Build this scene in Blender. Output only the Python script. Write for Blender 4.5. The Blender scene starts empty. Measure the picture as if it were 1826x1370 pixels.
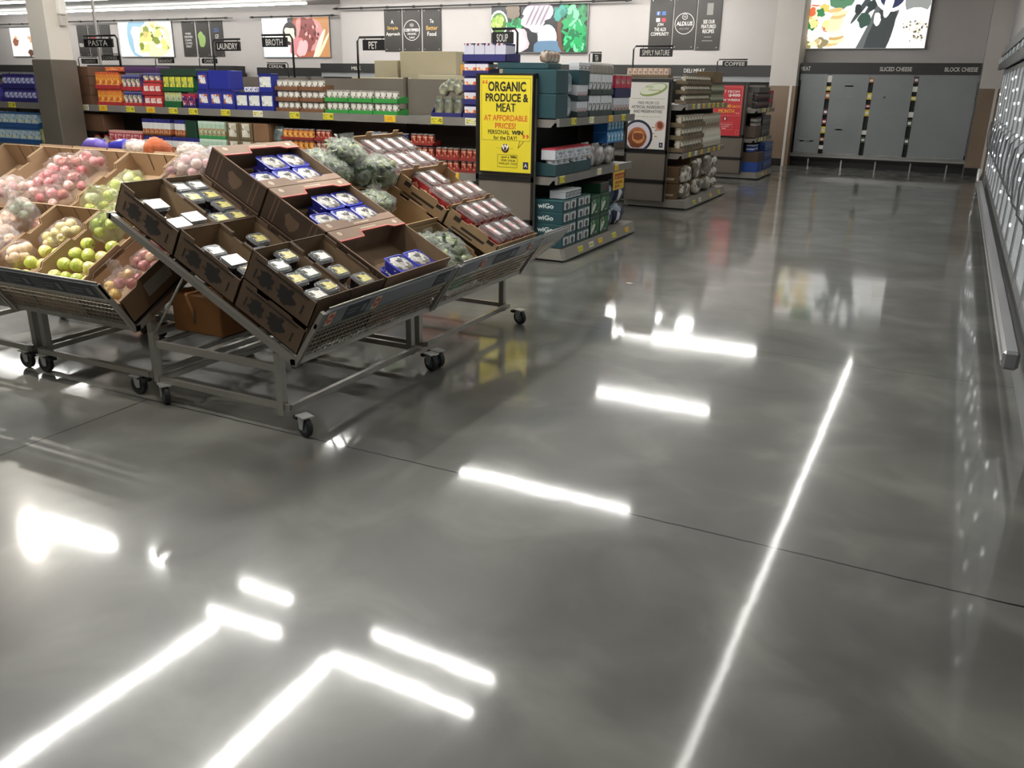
import bpy, math, random
from mathutils import Matrix, Vector, noise
C = bpy.context.scene
COL = C.collection

# ---------------------------------------------------------------- camera
cd = bpy.data.cameras.new('camera'); cam = bpy.data.objects.new('camera', cd); COL.objects.link(cam)
YAW, PITCH, ROLL = .46033, .33945, -.015528
cy_, sy_, cp_, sp_ = math.cos(YAW), math.sin(YAW), math.cos(PITCH), math.sin(PITCH)
fw = Vector((-sy_*cp_, cy_*cp_, -sp_)); rt = Vector((cy_, sy_, 0)); dn = fw.cross(rt)
cr_, sr_ = math.cos(ROLL), math.sin(ROLL)
r2 = cr_*rt + sr_*dn; d2 = -sr_*rt + cr_*dn
cam.matrix_world = Matrix(((r2.x, -d2.x, -fw.x, 0), (r2.y, -d2.y, -fw.y, 0), (r2.z, -d2.z, -fw.z, 1.55), (0, 0, 0, 1)))
cd.sensor_width = 36; cd.lens = 1514.5/1826*36; cd.clip_end = 100
C.camera = cam

# ---------------------------------------------------------------- light, exposure
w = bpy.data.worlds.new('world'); C.world = w; w.use_nodes = True
w.node_tree.nodes['Background'].inputs[0].default_value = (.75, .78, .8, 1)
w.node_tree.nodes['Background'].inputs[1].default_value = .12
C.view_settings.view_transform = 'Standard'; C.view_settings.look = 'None'
C.view_settings.gamma = 1; C.view_settings.exposure = .55; C.view_settings.use_curve_mapping = False
C.cycles.max_bounces = 6; C.cycles.transparent_max_bounces = 12; C.cycles.sample_clamp_indirect = 6
STRIP_E = 30.0
PIC_E = .88        # radiance of the lit wall pictures

# ---------------------------------------------------------------- materials
def srgb(h):
    if isinstance(h, (tuple, list)): return tuple(h[:3])
    h = h.lstrip('#'); o = []
    for i in (0, 2, 4):
        c = int(h[i:i+2], 16)/255
        o.append(c/12.92 if c <= .04045 else ((c+.055)/1.055)**2.4)
    return tuple(o)
_M = {}
def mat(h, rough=.5, metal=0., spec=.5, emit=0., name=None, trans=0., coat=0.):
    key = (h, rough, metal, spec, emit, trans, coat)
    if key in _M: return _M[key]
    m = bpy.data.materials.new(name or 'paint'); m.use_nodes = True; n = m.node_tree.nodes; b = n['Principled BSDF']
    c = srgb(h)
    b.inputs['Base Color'].default_value = (*c, 1); b.inputs['Roughness'].default_value = rough
    b.inputs['Metallic'].default_value = metal; b.inputs['Specular IOR Level'].default_value = spec
    if coat: b.inputs['Coat Weight'].default_value = coat; b.inputs['Coat Roughness'].default_value = .08
    if trans: b.inputs['Transmission Weight'].default_value = trans
    if emit:
        b.inputs['Emission Color'].default_value = (*c, 1); b.inputs['Emission Strength'].default_value = emit
        b.inputs['Base Color'].default_value = (0, 0, 0, 1) if emit > 2 else (*[x*.2 for x in c], 1)
    _M[key] = m
    return m
def nodes(name):
    m = bpy.data.materials.new(name); m.use_nodes = True
    return m, m.node_tree.nodes, m.node_tree.links, m.node_tree.nodes['Principled BSDF']
def ramp(n, stops, interp='CONSTANT'):
    r = n.new('ShaderNodeValToRGB'); e = r.color_ramp; e.interpolation = interp
    while len(e.elements) < len(stops): e.elements.new(.5)
    for el, (p, c) in zip(e.elements, stops): el.position = p; el.color = (*srgb(c), 1)
    return r
def pack(bands, pic=None, scale=5., rough=.4, side=None, sp=.4):
    """printed packaging: colour bands up the height, a patchy printed picture between two heights, plain ends"""
    key = (tuple(bands), str(pic), scale, rough, side)
    if key in _M: return _M[key]
    m, n, l, b = nodes('printed_packaging')
    t = n.new('ShaderNodeTexCoord'); s = n.new('ShaderNodeSeparateXYZ'); l.new(t.outputs['Generated'], s.inputs[0])
    r = ramp(n, bands); l.new(s.outputs[2], r.inputs[0]); out = r.outputs[0]
    if pic:
        z0, z1, cols = pic[:3]; x0, x1 = pic[3:5] if len(pic) > 3 else (.06, .94)
        v = n.new('ShaderNodeTexVoronoi'); v.inputs['Scale'].default_value = scale; l.new(t.outputs['Generated'], v.inputs['Vector'])
        s2 = n.new('ShaderNodeSeparateXYZ'); l.new(v.outputs['Color'], s2.inputs[0])
        k = len(cols); r3 = ramp(n, [(i/k, c) for i, c in enumerate(cols)]); l.new(s2.outputs[0], r3.inputs[0])
        def between(sock, a, c):
            g = n.new('ShaderNodeMath'); g.operation = 'GREATER_THAN'; g.inputs[1].default_value = a; l.new(sock, g.inputs[0])
            h = n.new('ShaderNodeMath'); h.operation = 'LESS_THAN'; h.inputs[1].default_value = c; l.new(sock, h.inputs[0])
            q = n.new('ShaderNodeMath'); q.operation = 'MULTIPLY'; l.new(g.outputs[0], q.inputs[0]); l.new(h.outputs[0], q.inputs[1]); return q.outputs[0]
        q = n.new('ShaderNodeMath'); q.operation = 'MULTIPLY'
        l.new(between(s.outputs[2], z0, z1), q.inputs[0]); l.new(between(s.outputs[0], x0, x1), q.inputs[1])
        mx = n.new('ShaderNodeMix'); mx.data_type = 'RGBA'; l.new(q.outputs[0], mx.inputs[0]); l.new(out, mx.inputs[6]); l.new(r3.outputs[0], mx.inputs[7]); out = mx.outputs[2]
    l.new(out, b.inputs['Base Color']); b.inputs['Roughness'].default_value = rough; b.inputs['Specular IOR Level'].default_value = sp
    _M[key] = m
    return m
def mottled(name, c1, c2, scale=6., rough=.5, metal=0., bump=0., spec=.4, coord='Object', stretch=(1, 1, 1)):
    key = (name, c1, c2, scale)
    if key in _M: return _M[key]
    m, n, l, b = nodes(name)
    t = n.new('ShaderNodeTexCoord'); mp = n.new('ShaderNodeMapping'); mp.inputs['Scale'].default_value = stretch
    l.new(t.outputs[coord], mp.inputs[0])
    x = n.new('ShaderNodeTexNoise'); x.inputs['Scale'].default_value = scale; x.inputs['Detail'].default_value = 5; l.new(mp.outputs[0], x.inputs['Vector'])
    r = ramp(n, [(.35, c1), (.68, c2)], 'LINEAR'); l.new(x.outputs['Fac'], r.inputs[0]); l.new(r.outputs[0], b.inputs['Base Color'])
    b.inputs['Roughness'].default_value = rough; b.inputs['Metallic'].default_value = metal; b.inputs['Specular IOR Level'].default_value = spec
    if bump:
        u = n.new('ShaderNodeBump'); u.inputs['Strength'].default_value = bump; u.inputs['Distance'].default_value = .01
        l.new(x.outputs['Fac'], u.inputs['Height']); l.new(u.outputs[0], b.inputs['Normal'])
    _M[key] = m
    return m
def patches(name, cols, scale=18., rough=.4, bump=.3, spec=.5):
    """irregular coloured cells: leaves, berries, sliced vegetables"""
    m, n, l, b = nodes(name)
    t = n.new('ShaderNodeTexCoord'); v = n.new('ShaderNodeTexVoronoi'); v.inputs['Scale'].default_value = scale; l.new(t.outputs['Object'], v.inputs['Vector'])
    s = n.new('ShaderNodeSeparateXYZ'); l.new(v.outputs['Color'], s.inputs[0]); k = len(cols)
    r = ramp(n, [(i/k, c) for i, c in enumerate(cols)]); l.new(s.outputs[0], r.inputs[0]); l.new(r.outputs[0], b.inputs['Base Color'])
    b.inputs['Roughness'].default_value = rough; b.inputs['Specular IOR Level'].default_value = spec
    u = n.new('ShaderNodeBump'); u.inputs['Strength'].default_value = bump; u.inputs['Distance'].default_value = .01; u.invert = True
    l.new(v.outputs['Distance'], u.inputs['Height']); l.new(u.outputs[0], b.inputs['Normal'])
    return m
def film(name, tint, clear=.72, rough=.12, bump=.8, scale=14.):
    """thin wrinkled plastic film"""
    m, n, l, b = nodes(name)
    b.inputs['Base Color'].default_value = (*srgb(tint), 1); b.inputs['Roughness'].default_value = rough; b.inputs['Specular IOR Level'].default_value = .8
    t = n.new('ShaderNodeTexCoord'); x = n.new('ShaderNodeTexNoise'); x.inputs['Scale'].default_value = scale; x.inputs['Detail'].default_value = 3; x.inputs['Distortion'].default_value = 1.2
    l.new(t.outputs['Object'], x.inputs['Vector'])
    u = n.new('ShaderNodeBump'); u.inputs['Strength'].default_value = bump; u.inputs['Distance'].default_value = .012; l.new(x.outputs['Fac'], u.inputs['Height']); l.new(u.outputs[0], b.inputs['Normal'])
    tr = n.new('ShaderNodeBsdfTransparent'); mx = n.new('ShaderNodeMixShader'); mx.inputs[0].default_value = clear
    l.new(b.outputs[0], mx.inputs[1]); l.new(tr.outputs[0], mx.inputs[2]); l.new(mx.outputs[0], n['Material Output'].inputs['Surface'])
    return m

# ---------------------------------------------------------------- mesh builder
class MB:
    def __init__(s, M=None): s.v = []; s.f = []; s.k = []; s.sm = []; s.M = M
    def add(s, vs, fs, k=0, smooth=False):
        o = len(s.v)
        for p in vs:
            p = Vector(p); s.v.append(tuple(s.M @ p) if s.M else tuple(p))
        for f in fs: s.f.append([i+o for i in f]); s.k.append(k); s.sm.append(smooth)
        return s
    def box(s, x0, y0, z0, x1, y1, z1, k=0):
        return s.add([(x0,y0,z0),(x1,y0,z0),(x1,y1,z0),(x0,y1,z0),(x0,y0,z1),(x1,y0,z1),(x1,y1,z1),(x0,y1,z1)],
                     [(3,2,1,0),(4,5,6,7),(0,1,5,4),(1,2,6,5),(2,3,7,6),(3,0,4,7)], k)
    def cbox(s, x0, y0, z0, x1, y1, z1, b=.004, k=0):
        """box with chamfered edges"""
        v = []; idx = {}
        X = (x0, x1); Y = (y0, y1); Z = (z0, z1)
        for i in (0, 1):
            for j in (0, 1):
                for m in (0, 1):
                    sx, sy, sz = (1, -1)[i], (1, -1)[j], (1, -1)[m]
                    for a in range(3):
                        idx[i, j, m, a] = len(v)
                        p = [X[i]+sx*b, Y[j]+sy*b, Z[m]+sz*b]; p[a] = (X[i], Y[j], Z[m])[a]; v.append(p)
        f = []
        for i in (0, 1):
            q = [idx[i, 0, 0, 0], idx[i, 1, 0, 0], idx[i, 1, 1, 0], idx[i, 0, 1, 0]]; f.append(q if i else q[::-1])
            q = [idx[0, i, 0, 1], idx[0, i, 1, 1], idx[1, i, 1, 1], idx[1, i, 0, 1]]; f.append(q if i else q[::-1])
            q = [idx[0, 0, i, 2], idx[1, 0, i, 2], idx[1, 1, i, 2], idx[0, 1, i, 2]]; f.append(q if i else q[::-1])
        for i in (0, 1):
            for j in (0, 1):
                q = [idx[i, j, 0, 0], idx[i, j, 1, 0], idx[i, j, 1, 1], idx[i, j, 0, 1]]; f.append(q if i != j else q[::-1])
                q = [idx[i, 0, j, 0], idx[i, 1, j, 0], idx[i, 1, j, 2], idx[i, 0, j, 2]]; f.append(q if i == j else q[::-1])
                q = [idx[0, i, j, 1], idx[1, i, j, 1], idx[1, i, j, 2], idx[0, i, j, 2]]; f.append(q if i != j else q[::-1])
                for m in (0, 1):
                    q = [idx[i, j, m, 0], idx[i, j, m, 1], idx[i, j, m, 2]]; f.append(q if (i+j+m) % 2 else q[::-1])
        return s.add(v, f, k)
    def bar(s, p, q, a=.01, b=None, k=0, up=(0, 0, 1)):
        """rectangular bar from p to q"""
        b = b or a; p = Vector(p); q = Vector(q); d = (q-p).normalized(); u = Vector(up)
        if abs(d.dot(u)) > .98: u = Vector((1, 0, 0))
        sd = d.cross(u).normalized(); u = sd.cross(d)
        vs = [c + sd*i*a + u*j*b for c in (p, q) for i, j in ((-1,-1),(1,-1),(1,1),(-1,1))]
        return s.add(vs, [(0,1,2,3),(7,6,5,4),(0,4,5,1),(1,5,6,2),(2,6,7,3),(3,7,4,0)], k)
    def tube(s, pts, r, n=8, k=0):
        pts = [Vector(p) for p in pts]; vs = []; fs = []
        for i, p in enumerate(pts):
            d = (pts[min(i+1, len(pts)-1)] - pts[max(i-1, 0)]).normalized(); u = Vector((0, 0, 1))
            if abs(d.dot(u)) > .95: u = Vector((1, 0, 0))
            a = d.cross(u).normalized(); c = d.cross(a)
            vs += [p + (a*math.cos(t) + c*math.sin(t))*r for t in (2*math.pi*j/n for j in range(n))]
        for i in range(len(pts)-1):
            fs += [(i*n+j, i*n+(j+1) % n, (i+1)*n+(j+1) % n, (i+1)*n+j) for j in range(n)]
        fs += [tuple(range(n))[::-1], tuple((len(pts)-1)*n+j for j in range(n))]
        return s.add(vs, fs, k, True)
    def lathe(s, prof, n=14, o=(0, 0, 0), ks=None, axis='z'):
        vs = []; o = Vector(o)
        for r, z in prof:
            for j in range(n):
                t = 2*math.pi*j/n; a, b = r*math.cos(t), r*math.sin(t)
                vs.append(o + (Vector((a, b, z)) if axis == 'z' else Vector((a, z, b)) if axis == 'y' else Vector((z, a, b))))
        for i in range(len(prof)-1):
            base = len(s.v)
            s.add([vs[i*n+j] for j in range(n)] + [vs[(i+1)*n+j] for j in range(n)], [(j, (j+1) % n, n+(j+1) % n, n+j) for j in range(n)], ks[i] if ks else 0, True)
        s.add(vs[-n:], [tuple(range(n))], ks[-1] if ks else 0); s.add(vs[:n], [tuple(range(n))[::-1]], ks[0] if ks else 0)
        return s
    def prism(s, poly, o, ex, ey, depth, k=0):
        """polygon (a,b) in the plane o + a*ex + b*ey, given thickness behind it"""
        o = Vector(o); ex = Vector(ex); ey = Vector(ey); nn = ex.cross(ey).normalized()*depth; m = len(poly)
        a = [o + ex*p[0] + ey*p[1] for p in poly]
        return s.add(a + [p-nn for p in a], [tuple(range(m)), tuple(range(2*m-1, m-1, -1))] + [(i, m+i, m+(i+1) % m, (i+1) % m) for i in range(m)], k)
    def blob(s, c, r, k=0, seed=0, rough=.0, nu=10, nv=7, sq=1., fr=2.):
        """rounded lump with radii r; sq<1 squares it off; rough crumples it"""
        vs = []; fs = []
        def pw(x): return math.copysign(abs(x)**sq, x)
        for i in range(nv+1):
            ph = -math.pi/2 + math.pi*i/nv
            for j in range(nu):
                th = 2*math.pi*j/nu
                d = Vector((pw(math.cos(ph))*pw(math.cos(th)), pw(math.cos(ph))*pw(math.sin(th)), pw(math.sin(ph))))
                g = 1 + rough*noise.noise(d*fr + Vector((seed*3.1, seed*1.7, seed))) if rough else 1
                vs.append((c[0]+d.x*r[0]*g, c[1]+d.y*r[1]*g, c[2]+d.z*r[2]*g))
        for i in range(nv):
            fs += [(i*nu+j, i*nu+(j+1) % nu, (i+1)*nu+(j+1) % nu, (i+1)*nu+j) for j in range(nu)]
        return s.add(vs, fs, k, True)
    def mesh(s, name, ms):
        me = bpy.data.meshes.new(name); me.from_pydata(s.v, [], s.f)
        for m in (ms if isinstance(ms, (list, tuple)) else [ms]): me.materials.append(m)
        me.polygons.foreach_set('material_index', s.k); me.polygons.foreach_set('use_smooth', s.sm); me.update()
        return me
    def build(s, name, ms, parent=None, M=None):
        return place(name, s.mesh(name, ms), parent, M)
def place(name, me, parent=None, M=None):
    o = bpy.data.objects.new(name, me); COL.objects.link(o)
    if parent: o.parent = parent
    if M: o.matrix_local = M
    return o
def tag(o, label, cat, group=None, kind=None):
    if label: o['label'] = label
    if cat: o['category'] = cat
    if group: o['group'] = group
    if kind: o['kind'] = kind
    return o
def thing(name, label, cat, M=None, group=None):
    o = bpy.data.objects.new(name, None); COL.objects.link(o); o.empty_display_size = .1
    if M: o.matrix_world = M
    return tag(o, label, cat, group)
def struct(name, mb, ms): return tag(mb.build(name, ms), None, None, None, 'structure')
def T(x, y, z=0): return Matrix.Translation((x, y, z))
def RZ(d): return Matrix.Rotation(math.radians(d), 4, 'Z')
def RX(d): return Matrix.Rotation(math.radians(d), 4, 'X')
def RY(d): return Matrix.Rotation(math.radians(d), 4, 'Y')
FACE = {'-y': Matrix(((1,0,0,0),(0,0,-1,0),(0,1,0,0),(0,0,0,1))),   # text plane: x right, y up, z towards the viewer
        '+x': Matrix(((0,0,1,0),(1,0,0,0),(0,1,0,0),(0,0,0,1))),
        '-x': Matrix(((0,0,-1,0),(-1,0,0,0),(0,1,0,0),(0,0,0,1)))}
def glyphs(t, bold=0.):
    cu = bpy.data.curves.new('letters', 'FONT'); cu.body = t; cu.size = 1; cu.resolution_u = 3; cu.offset = bold; cu.align_x = 'CENTER'
    o = bpy.data.objects.new('letters', cu); me = bpy.data.meshes.new_from_object(o)
    vs = [v.co.copy() for v in me.vertices]; fs = [list(p.vertices) for p in me.polygons]
    bpy.data.objects.remove(o); bpy.data.curves.remove(cu); bpy.data.meshes.remove(me)
    return vs, fs
def letters(mb, t, x0, y0, x1, y1, k=0, z=.002, bold=.012):
    """text stretched into the box x0..x1, y0..y1 of the sign plane"""
    if 'M' in t and bold > 0:      # the font's M closes up when thickened: lay thin copies side by side instead
        d = bold*.9*(y1-y0)
        for i, e in enumerate((-d, -d/3, d/3, d)): letters(mb, t, x0+d+e, y0, x1-d+e, y1, k, z+.00012*i, 0)
        return mb
    vs, fs = glyphs(t, bold)
    if not vs: return mb
    ax, bx = min(v.x for v in vs), max(v.x for v in vs); ay, by = min(v.y for v in vs), max(v.y for v in vs)
    return mb.add([(x0+(v.x-ax)/(bx-ax)*(x1-x0), y0+(v.y-ay)/(by-ay)*(y1-y0), z) for v in vs], fs, k)
def shape(mb, cx, cy, rx, ry, k=0, z=.002, n=18, seed=None, rough=.25, rot=0):
    """flat printed spot of irregular outline"""
    p = []
    for i in range(n):
        t = 2*math.pi*i/n; g = 1 if seed is None else 1 + rough*noise.noise(Vector((math.cos(t)*1.6, math.sin(t)*1.6, seed*2.37)))*2
        a, b = rx*g*math.cos(t), ry*g*math.sin(t); c, s = math.cos(rot), math.sin(rot)
        p.append((cx+a*c-b*s, cy+a*s+b*c, z))
    return mb.add(p, [tuple(range(n))], k)
def rect(mb, x0, y0, x1, y1, k=0, z=.002): return mb.add([(x0,y0,z),(x1,y0,z),(x1,y1,z),(x0,y1,z)], [(0,1,2,3)], k)
def frame(mb, x0, y0, x1, y1, t=.004, k=0, z=.002):
    rect(mb,x0,y0,x1,y0+t,k,z); rect(mb,x0,y1-t,x1,y1,k,z); rect(mb,x0,y0+t,x0+t,y1-t,k,z); rect(mb,x1-t,y0+t,x1,y1-t,k,z); return mb
ORD = ['first','second','third','fourth','fifth','sixth','seventh','eighth','ninth','tenth','eleventh','twelfth']
# ================================================================ the setting
def floor_material():
    m, n, l, b = nodes('polished_concrete')
    t = n.new('ShaderNodeTexCoord'); P = t.outputs['Object']
    def nz(scale, det, off=(0, 0, 0), dist=0., rgh=.55):
        mp = n.new('ShaderNodeMapping'); mp.inputs['Location'].default_value = off; l.new(P, mp.inputs[0])
        x = n.new('ShaderNodeTexNoise'); x.inputs['Scale'].default_value = scale; x.inputs['Detail'].default_value = det; x.inputs['Distortion'].default_value = dist; x.inputs['Roughness'].default_value = rgh
        l.new(mp.outputs[0], x.inputs['Vector']); return x.outputs['Fac']
    r = ramp(n, [(.2, '#32322f'), (.5, '#686863'), (.8, '#a3a39b')], 'LINEAR'); l.new(nz(2.1, 4, (3, 1, 0), .6, .45), r.inputs[0])
    r2 = ramp(n, [(.25, '#4c4c48'), (.75, '#83837e')], 'LINEAR'); l.new(nz(.42, 4, (7, 2, 0), .3), r2.inputs[0])
    mx = n.new('ShaderNodeMix'); mx.data_type = 'RGBA'; mx.inputs[0].default_value = .5; l.new(r.outputs[0], mx.inputs[6]); l.new(r2.outputs[0], mx.inputs[7])
    # fine aggregate specks
    sp = ramp(n, [(0, '#ffffff'), (.70, '#ffffff'), (.78, '#b9b9b9')], 'LINEAR'); l.new(nz(160, 2), sp.inputs[0])
    m2 = n.new('ShaderNodeMix'); m2.data_type = 'RGBA'; m2.blend_type = 'MULTIPLY'; m2.inputs[0].default_value = .5; l.new(mx.outputs[2], m2.inputs[6]); l.new(sp.outputs[0], m2.inputs[7])
    # saw-cut joints
    s = n.new('ShaderNodeSeparateXYZ'); l.new(P, s.inputs[0])
    def ma(op, a, c=None):
        q = n.new('ShaderNodeMath'); q.operation = op
        if isinstance(a, (int, float)): q.inputs[0].default_value = a
        else: l.new(a, q.inputs[0])
        if c is not None:
            if isinstance(c, (int, float)): q.inputs[1].default_value = c
            else: l.new(c, q.inputs[1])
        return q.outputs[0]
    wob = ma('MULTIPLY', ma('SUBTRACT', nz(9, 3), .5), .012)
    def line(sock, at, wd): return ma('LESS_THAN', ma('ABSOLUTE', ma('SUBTRACT', ma('ADD', sock, wob), at)), wd)
    j = line(s.outputs[1], 2.815, .0042); j = ma('MAXIMUM', j, line(s.outputs[1], 5.23, .0028))
    jx = ma('MULTIPLY', line(s.outputs[0], -3.475, .0042), ma('LESS_THAN', s.outputs[1], 2.815)); j = ma('MAXIMUM', j, jx)
    m3 = n.new('ShaderNodeMix'); m3.data_type = 'RGBA'; l.new(j, m3.inputs[0]); l.new(m2.outputs[2], m3.inputs[6]); m3.inputs[7].default_value = (.006, .006, .006, 1)
    l.new(m3.outputs[2], b.inputs['Base Color'])
    rr = n.new('ShaderNodeMapRange'); rr.inputs['From Min'].default_value = .15; rr.inputs['From Max'].default_value = .85; rr.inputs['To Min'].default_value = .27; rr.inputs['To Max'].default_value = .42
    l.new(nz(2.3, 5, (1, 9, 0)), rr.inputs['Value']); l.new(rr.outputs[0], b.inputs['Roughness'])
    b.inputs['Specular IOR Level'].default_value = .3
    b.inputs['Coat Weight'].default_value = .85; b.inputs['Coat Roughness'].default_value = .07; b.inputs['Coat IOR'].default_value = 1.5
    u = n.new('ShaderNodeBump'); u.inputs['Strength'].default_value = .02; u.inputs['Distance'].default_value = .02; l.new(nz(3.5, 4), u.inputs['Height']); l.new(u.outputs[0], b.inputs['Coat Normal'])
    return m
mb = MB(); mb.add([(-32,-6,0),(1.3,-6,0),(1.3,22,0),(-32,22,0)], [(0,1,2,3)]); struct('floor', mb, floor_material())
WALL = mottled('wall_paint', '#b7b2af', '#bfbab7', .6, .75)
WHITE = mat('#e8e4de', .6); CEIL = mat('#a9a9a6', .8); DIMW = mat('#6b6966', .8)
struct('ceiling', MB().box(-32, -6, 3.6, 1.5, 22, 3.7), CEIL)
struct('wall_back', MB().box(-15.13, 19.9, 0, .25, 20.2, 3.6), WALL)
struct('wall_left', MB().box(-32.2, -6, 0, -32, 22, 3.6), DIMW)
mb = MB(); mb.box(-32, 21.1, 0, -15.13, 21.4, 3.6); mb.box(-15.33, 20.2, 0, -15.13, 21.1, 3.6); struct('wall_recess', mb, WALL)
mb = MB(); mb.box(.62, -6, 2.2, 1.5, 19, 3.6); mb.box(1.3, -6, 0, 1.5, 19, 2.2); struct('wall_right', mb, WALL)
struct('wall_front', MB().box(-32, -6.2, 0, 1.5, -6, 3.6), DIMW)
BROWN = mottled('brown_wainscot', '#7d6a58', '#8a7765', 1.2, .55)
def nib(name, x0, x1, y0, y1, tx0, tx1):
    mb = MB(); mb.box(x0, y0, 0, x1, y1, 3.6); struct(name, mb, mottled('nib_paint', '#c3bdb8', '#cbc6c1', .8, .7))
    a = MB(); a.box(x0-.002, y0-.012, .16, tx0, y0+.02, 1.6); a.box(x0-.002, y0-.01, 0, tx0, y0, .15, 1); a.box(tx0, y0-.02, 0, tx1, y0+.01, 1.62, 2)
    a.box(tx1, y0-.012, 0, x1+.012, y1-.05, 1.6)
    struct('trim_'+name.split('_')[1], a, [BROWN, mat('#1d1a18', .5), mat('#cfc8bf', .5)])
nib('pilaster_1', -3.62, -3.09, 19.1, 19.9, -3.2, -3.15)
nib('pilaster_2', .26, .61, 19.1, 20.2, .53, .58)

# square column at the gondola, painted above and clad below
mb = MB(); mb.box(-9.64, 6.9, 1.74, -9.35, 7.19, 3.6); struct('column_1', mb, mat('#d6cfc4', .6))
mb = MB(); mb.cbox(-9.665, 6.875, 0, -9.325, 7.215, 1.74, .012); struct('trim_3', mb, mottled('column_cladding', '#59534b', '#655f56', 1.5, .25))
t = thing('alarm_box', 'white alarm box fixed high on the square column', 'alarm', T(-9.348, 7.1, 2.1))
MB().cbox(0, -.035, 0, .05, .035, .12, .008).build('housing', mat('#b9b4ac', .5), t)
MB().cbox(0, -.045, .12, .07, .045, .36, .01).build('strobe', mat('#e6e2da', .4), t)
t = thing('sprinkler_pipe', 'thin white pipe dropping from the ceiling behind the pasta sign', 'pipe', T(-10.52, 8.5, 1.72))
MB().tube([(0,0,0),(0,0,1.88)], .02).build('pipe', WHITE, t); MB().lathe([(.05,1.86),(.05,1.88)], 12).build('flange', WHITE, t)

# ---------------------------------------------------------------- ceiling strip lights
HOUS = mat('#dcdcda', .5)
def strip(x0, y0, x1, y1, label, w=.024, E=1.):
    TUBE = mat('#fffdf8', emit=STRIP_E*E, name='strip_diffuser')
    d = Vector((x1-x0, y1-y0, 0)); L = d.length; a = math.degrees(math.atan2(d.y, d.x))
    t = thing('strip_light', label, 'ceiling light', T(x0, y0, 3.5) @ RZ(a), 'ceiling strip lights')
    MB().box(0, -w*.8, .02, L, w*.8, .06).build('housing', HOUS, t)
    MB().box(.01, -w, -.02, L-.01, w, .02).build('diffuser', TUBE, t)
    for q in (.2, L-.2): MB().tube([(q, 0, .06), (q, 0, .1)], .008, 6).build('hanger', HOUS, t)
ROWS = [(-3., 'behind the camera'), (1.1, 'over the front floor'), (9.25, 'above the front gondola'), (13.2, 'above the middle aisle'), (16.95, 'above the far aisle'), (19.4, 'along the back wall')]
for y, wd in ROWS:
    if y == 19.4: strip(-31, 19.75, -16.0, 19.6, 'ceiling strip light running along the back wall, left half'); strip(-31, 16.95, -20, 16.95, 'ceiling strip light at the far left above the far aisle'); continue
    for i, (a, b) in enumerate([(-9.2, -2.9), (-18, -9.5)]):
        if y < 0 and i: continue
        strip(a, y, b, y, 'ceiling strip light %s, %s run' % (wd, ['right', 'left'][i]), E=.3 if y < 2 else 1.05)
strip(-15, 18.4, -4.6, 18.4, 'ceiling strip light washing the back wall', E=1.5)
strip(-4.40, 5.18, -2.88, 5.14, 'ceiling strip light over the berry stand end, front one of two', E=1.7)
strip(-4.27, 5.66, -2.90, 5.58, 'ceiling strip light over the berry stand end, rear one of two', E=1.4)
strip(-5.95, 5.19, -5.06, 5.23, 'short ceiling strip light over the apple cartons, front one of two', E=1.5)
strip(-6.02, 5.72, -5.34, 5.73, 'short ceiling strip light over the apple cartons, rear one of two', E=1.5)
strip(-8.98, 5.60, -7.87, 5.66, 'ceiling strip light left of the apple cartons', E=2.4)
strip(-7.31, 5.69, -6.89, 5.73, 'shortest ceiling strip light, left of the apple cartons', E=2.4)
strip(-5.84, 1.3, -5.73, 5.08, 'long ceiling strip light running towards the apple cartons', E=1.3)
strip(-4.25, 1.3, -4.385, 5.1, 'long ceiling strip light running towards the berry stand', E=2.4)
strip(-1.118, 1.4, -1.11, 17.25, 'very long ceiling strip light along the freezer aisle', E=.42)
strip(-1.118, -5, -1.118, 1.2, 'ceiling strip light along the freezer aisle, camera end', E=.25)
SPOTM = mat('#2a2a2a', .4); LENS = mat('#fff0cf', emit=60., name='spot_lens')
def spot(x, y, tx, ty, tz, E, label, z=3.45, ang=48):
    d = Vector((tx-x, ty-y, tz-z)).normalized(); q = d.to_track_quat('-Z', 'Y').to_matrix().to_4x4()
    t = thing('track_spotlight', label, 'spotlight', T(x, y, z), 'track spotlights over the produce')
    MB(q).lathe([(.045, .12), (.05, -.02), (.05, -.03), (.042, -.03)], 14).build('spot_head', SPOTM, t)
    MB(q).lathe([(.001, -.028), (.04, -.028)], 12).build('lens', LENS, t)
    MB().tube([(0, 0, .08), (0, 0, .15)], .012, 6).build('stem', SPOTM, t)
    L = bpy.data.lights.new('spot_beam', 'SPOT'); L.energy = E; L.spot_size = math.radians(ang); L.spot_blend = .6; L.shadow_soft_size = .04; L.color = (1, .93, .82)
    o = bpy.data.objects.new('spot_beam', L); COL.objects.link(o); o.parent = t; o.matrix_local = T(*(d*.04)) @ q
spot(-5.2, 1.9, -4.75, 3.3, .8, 170, 'spotlight aimed at the apple cartons, left of three', 3.4, 40)
spot(-4.6, 1.9, -4.1, 3.2, .75, 170, 'spotlight aimed at the apple cartons, middle of three', 3.4, 40)
spot(-2.6, 2.2, -3.0, 3.2, .8, 70, 'spotlight aimed at the berry cartons, right of three', 3.4, 40)
spot(-3.0, 4.82, -3.15, 4.4, .9, 190, 'spotlight aimed at the strawberry cartons', 3.4, 42)
spot(-8.7, 5.25, -5.6, 3.6, .9, 160, 'spotlight far left aimed at the apple cartons', 3.4, 30)

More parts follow.
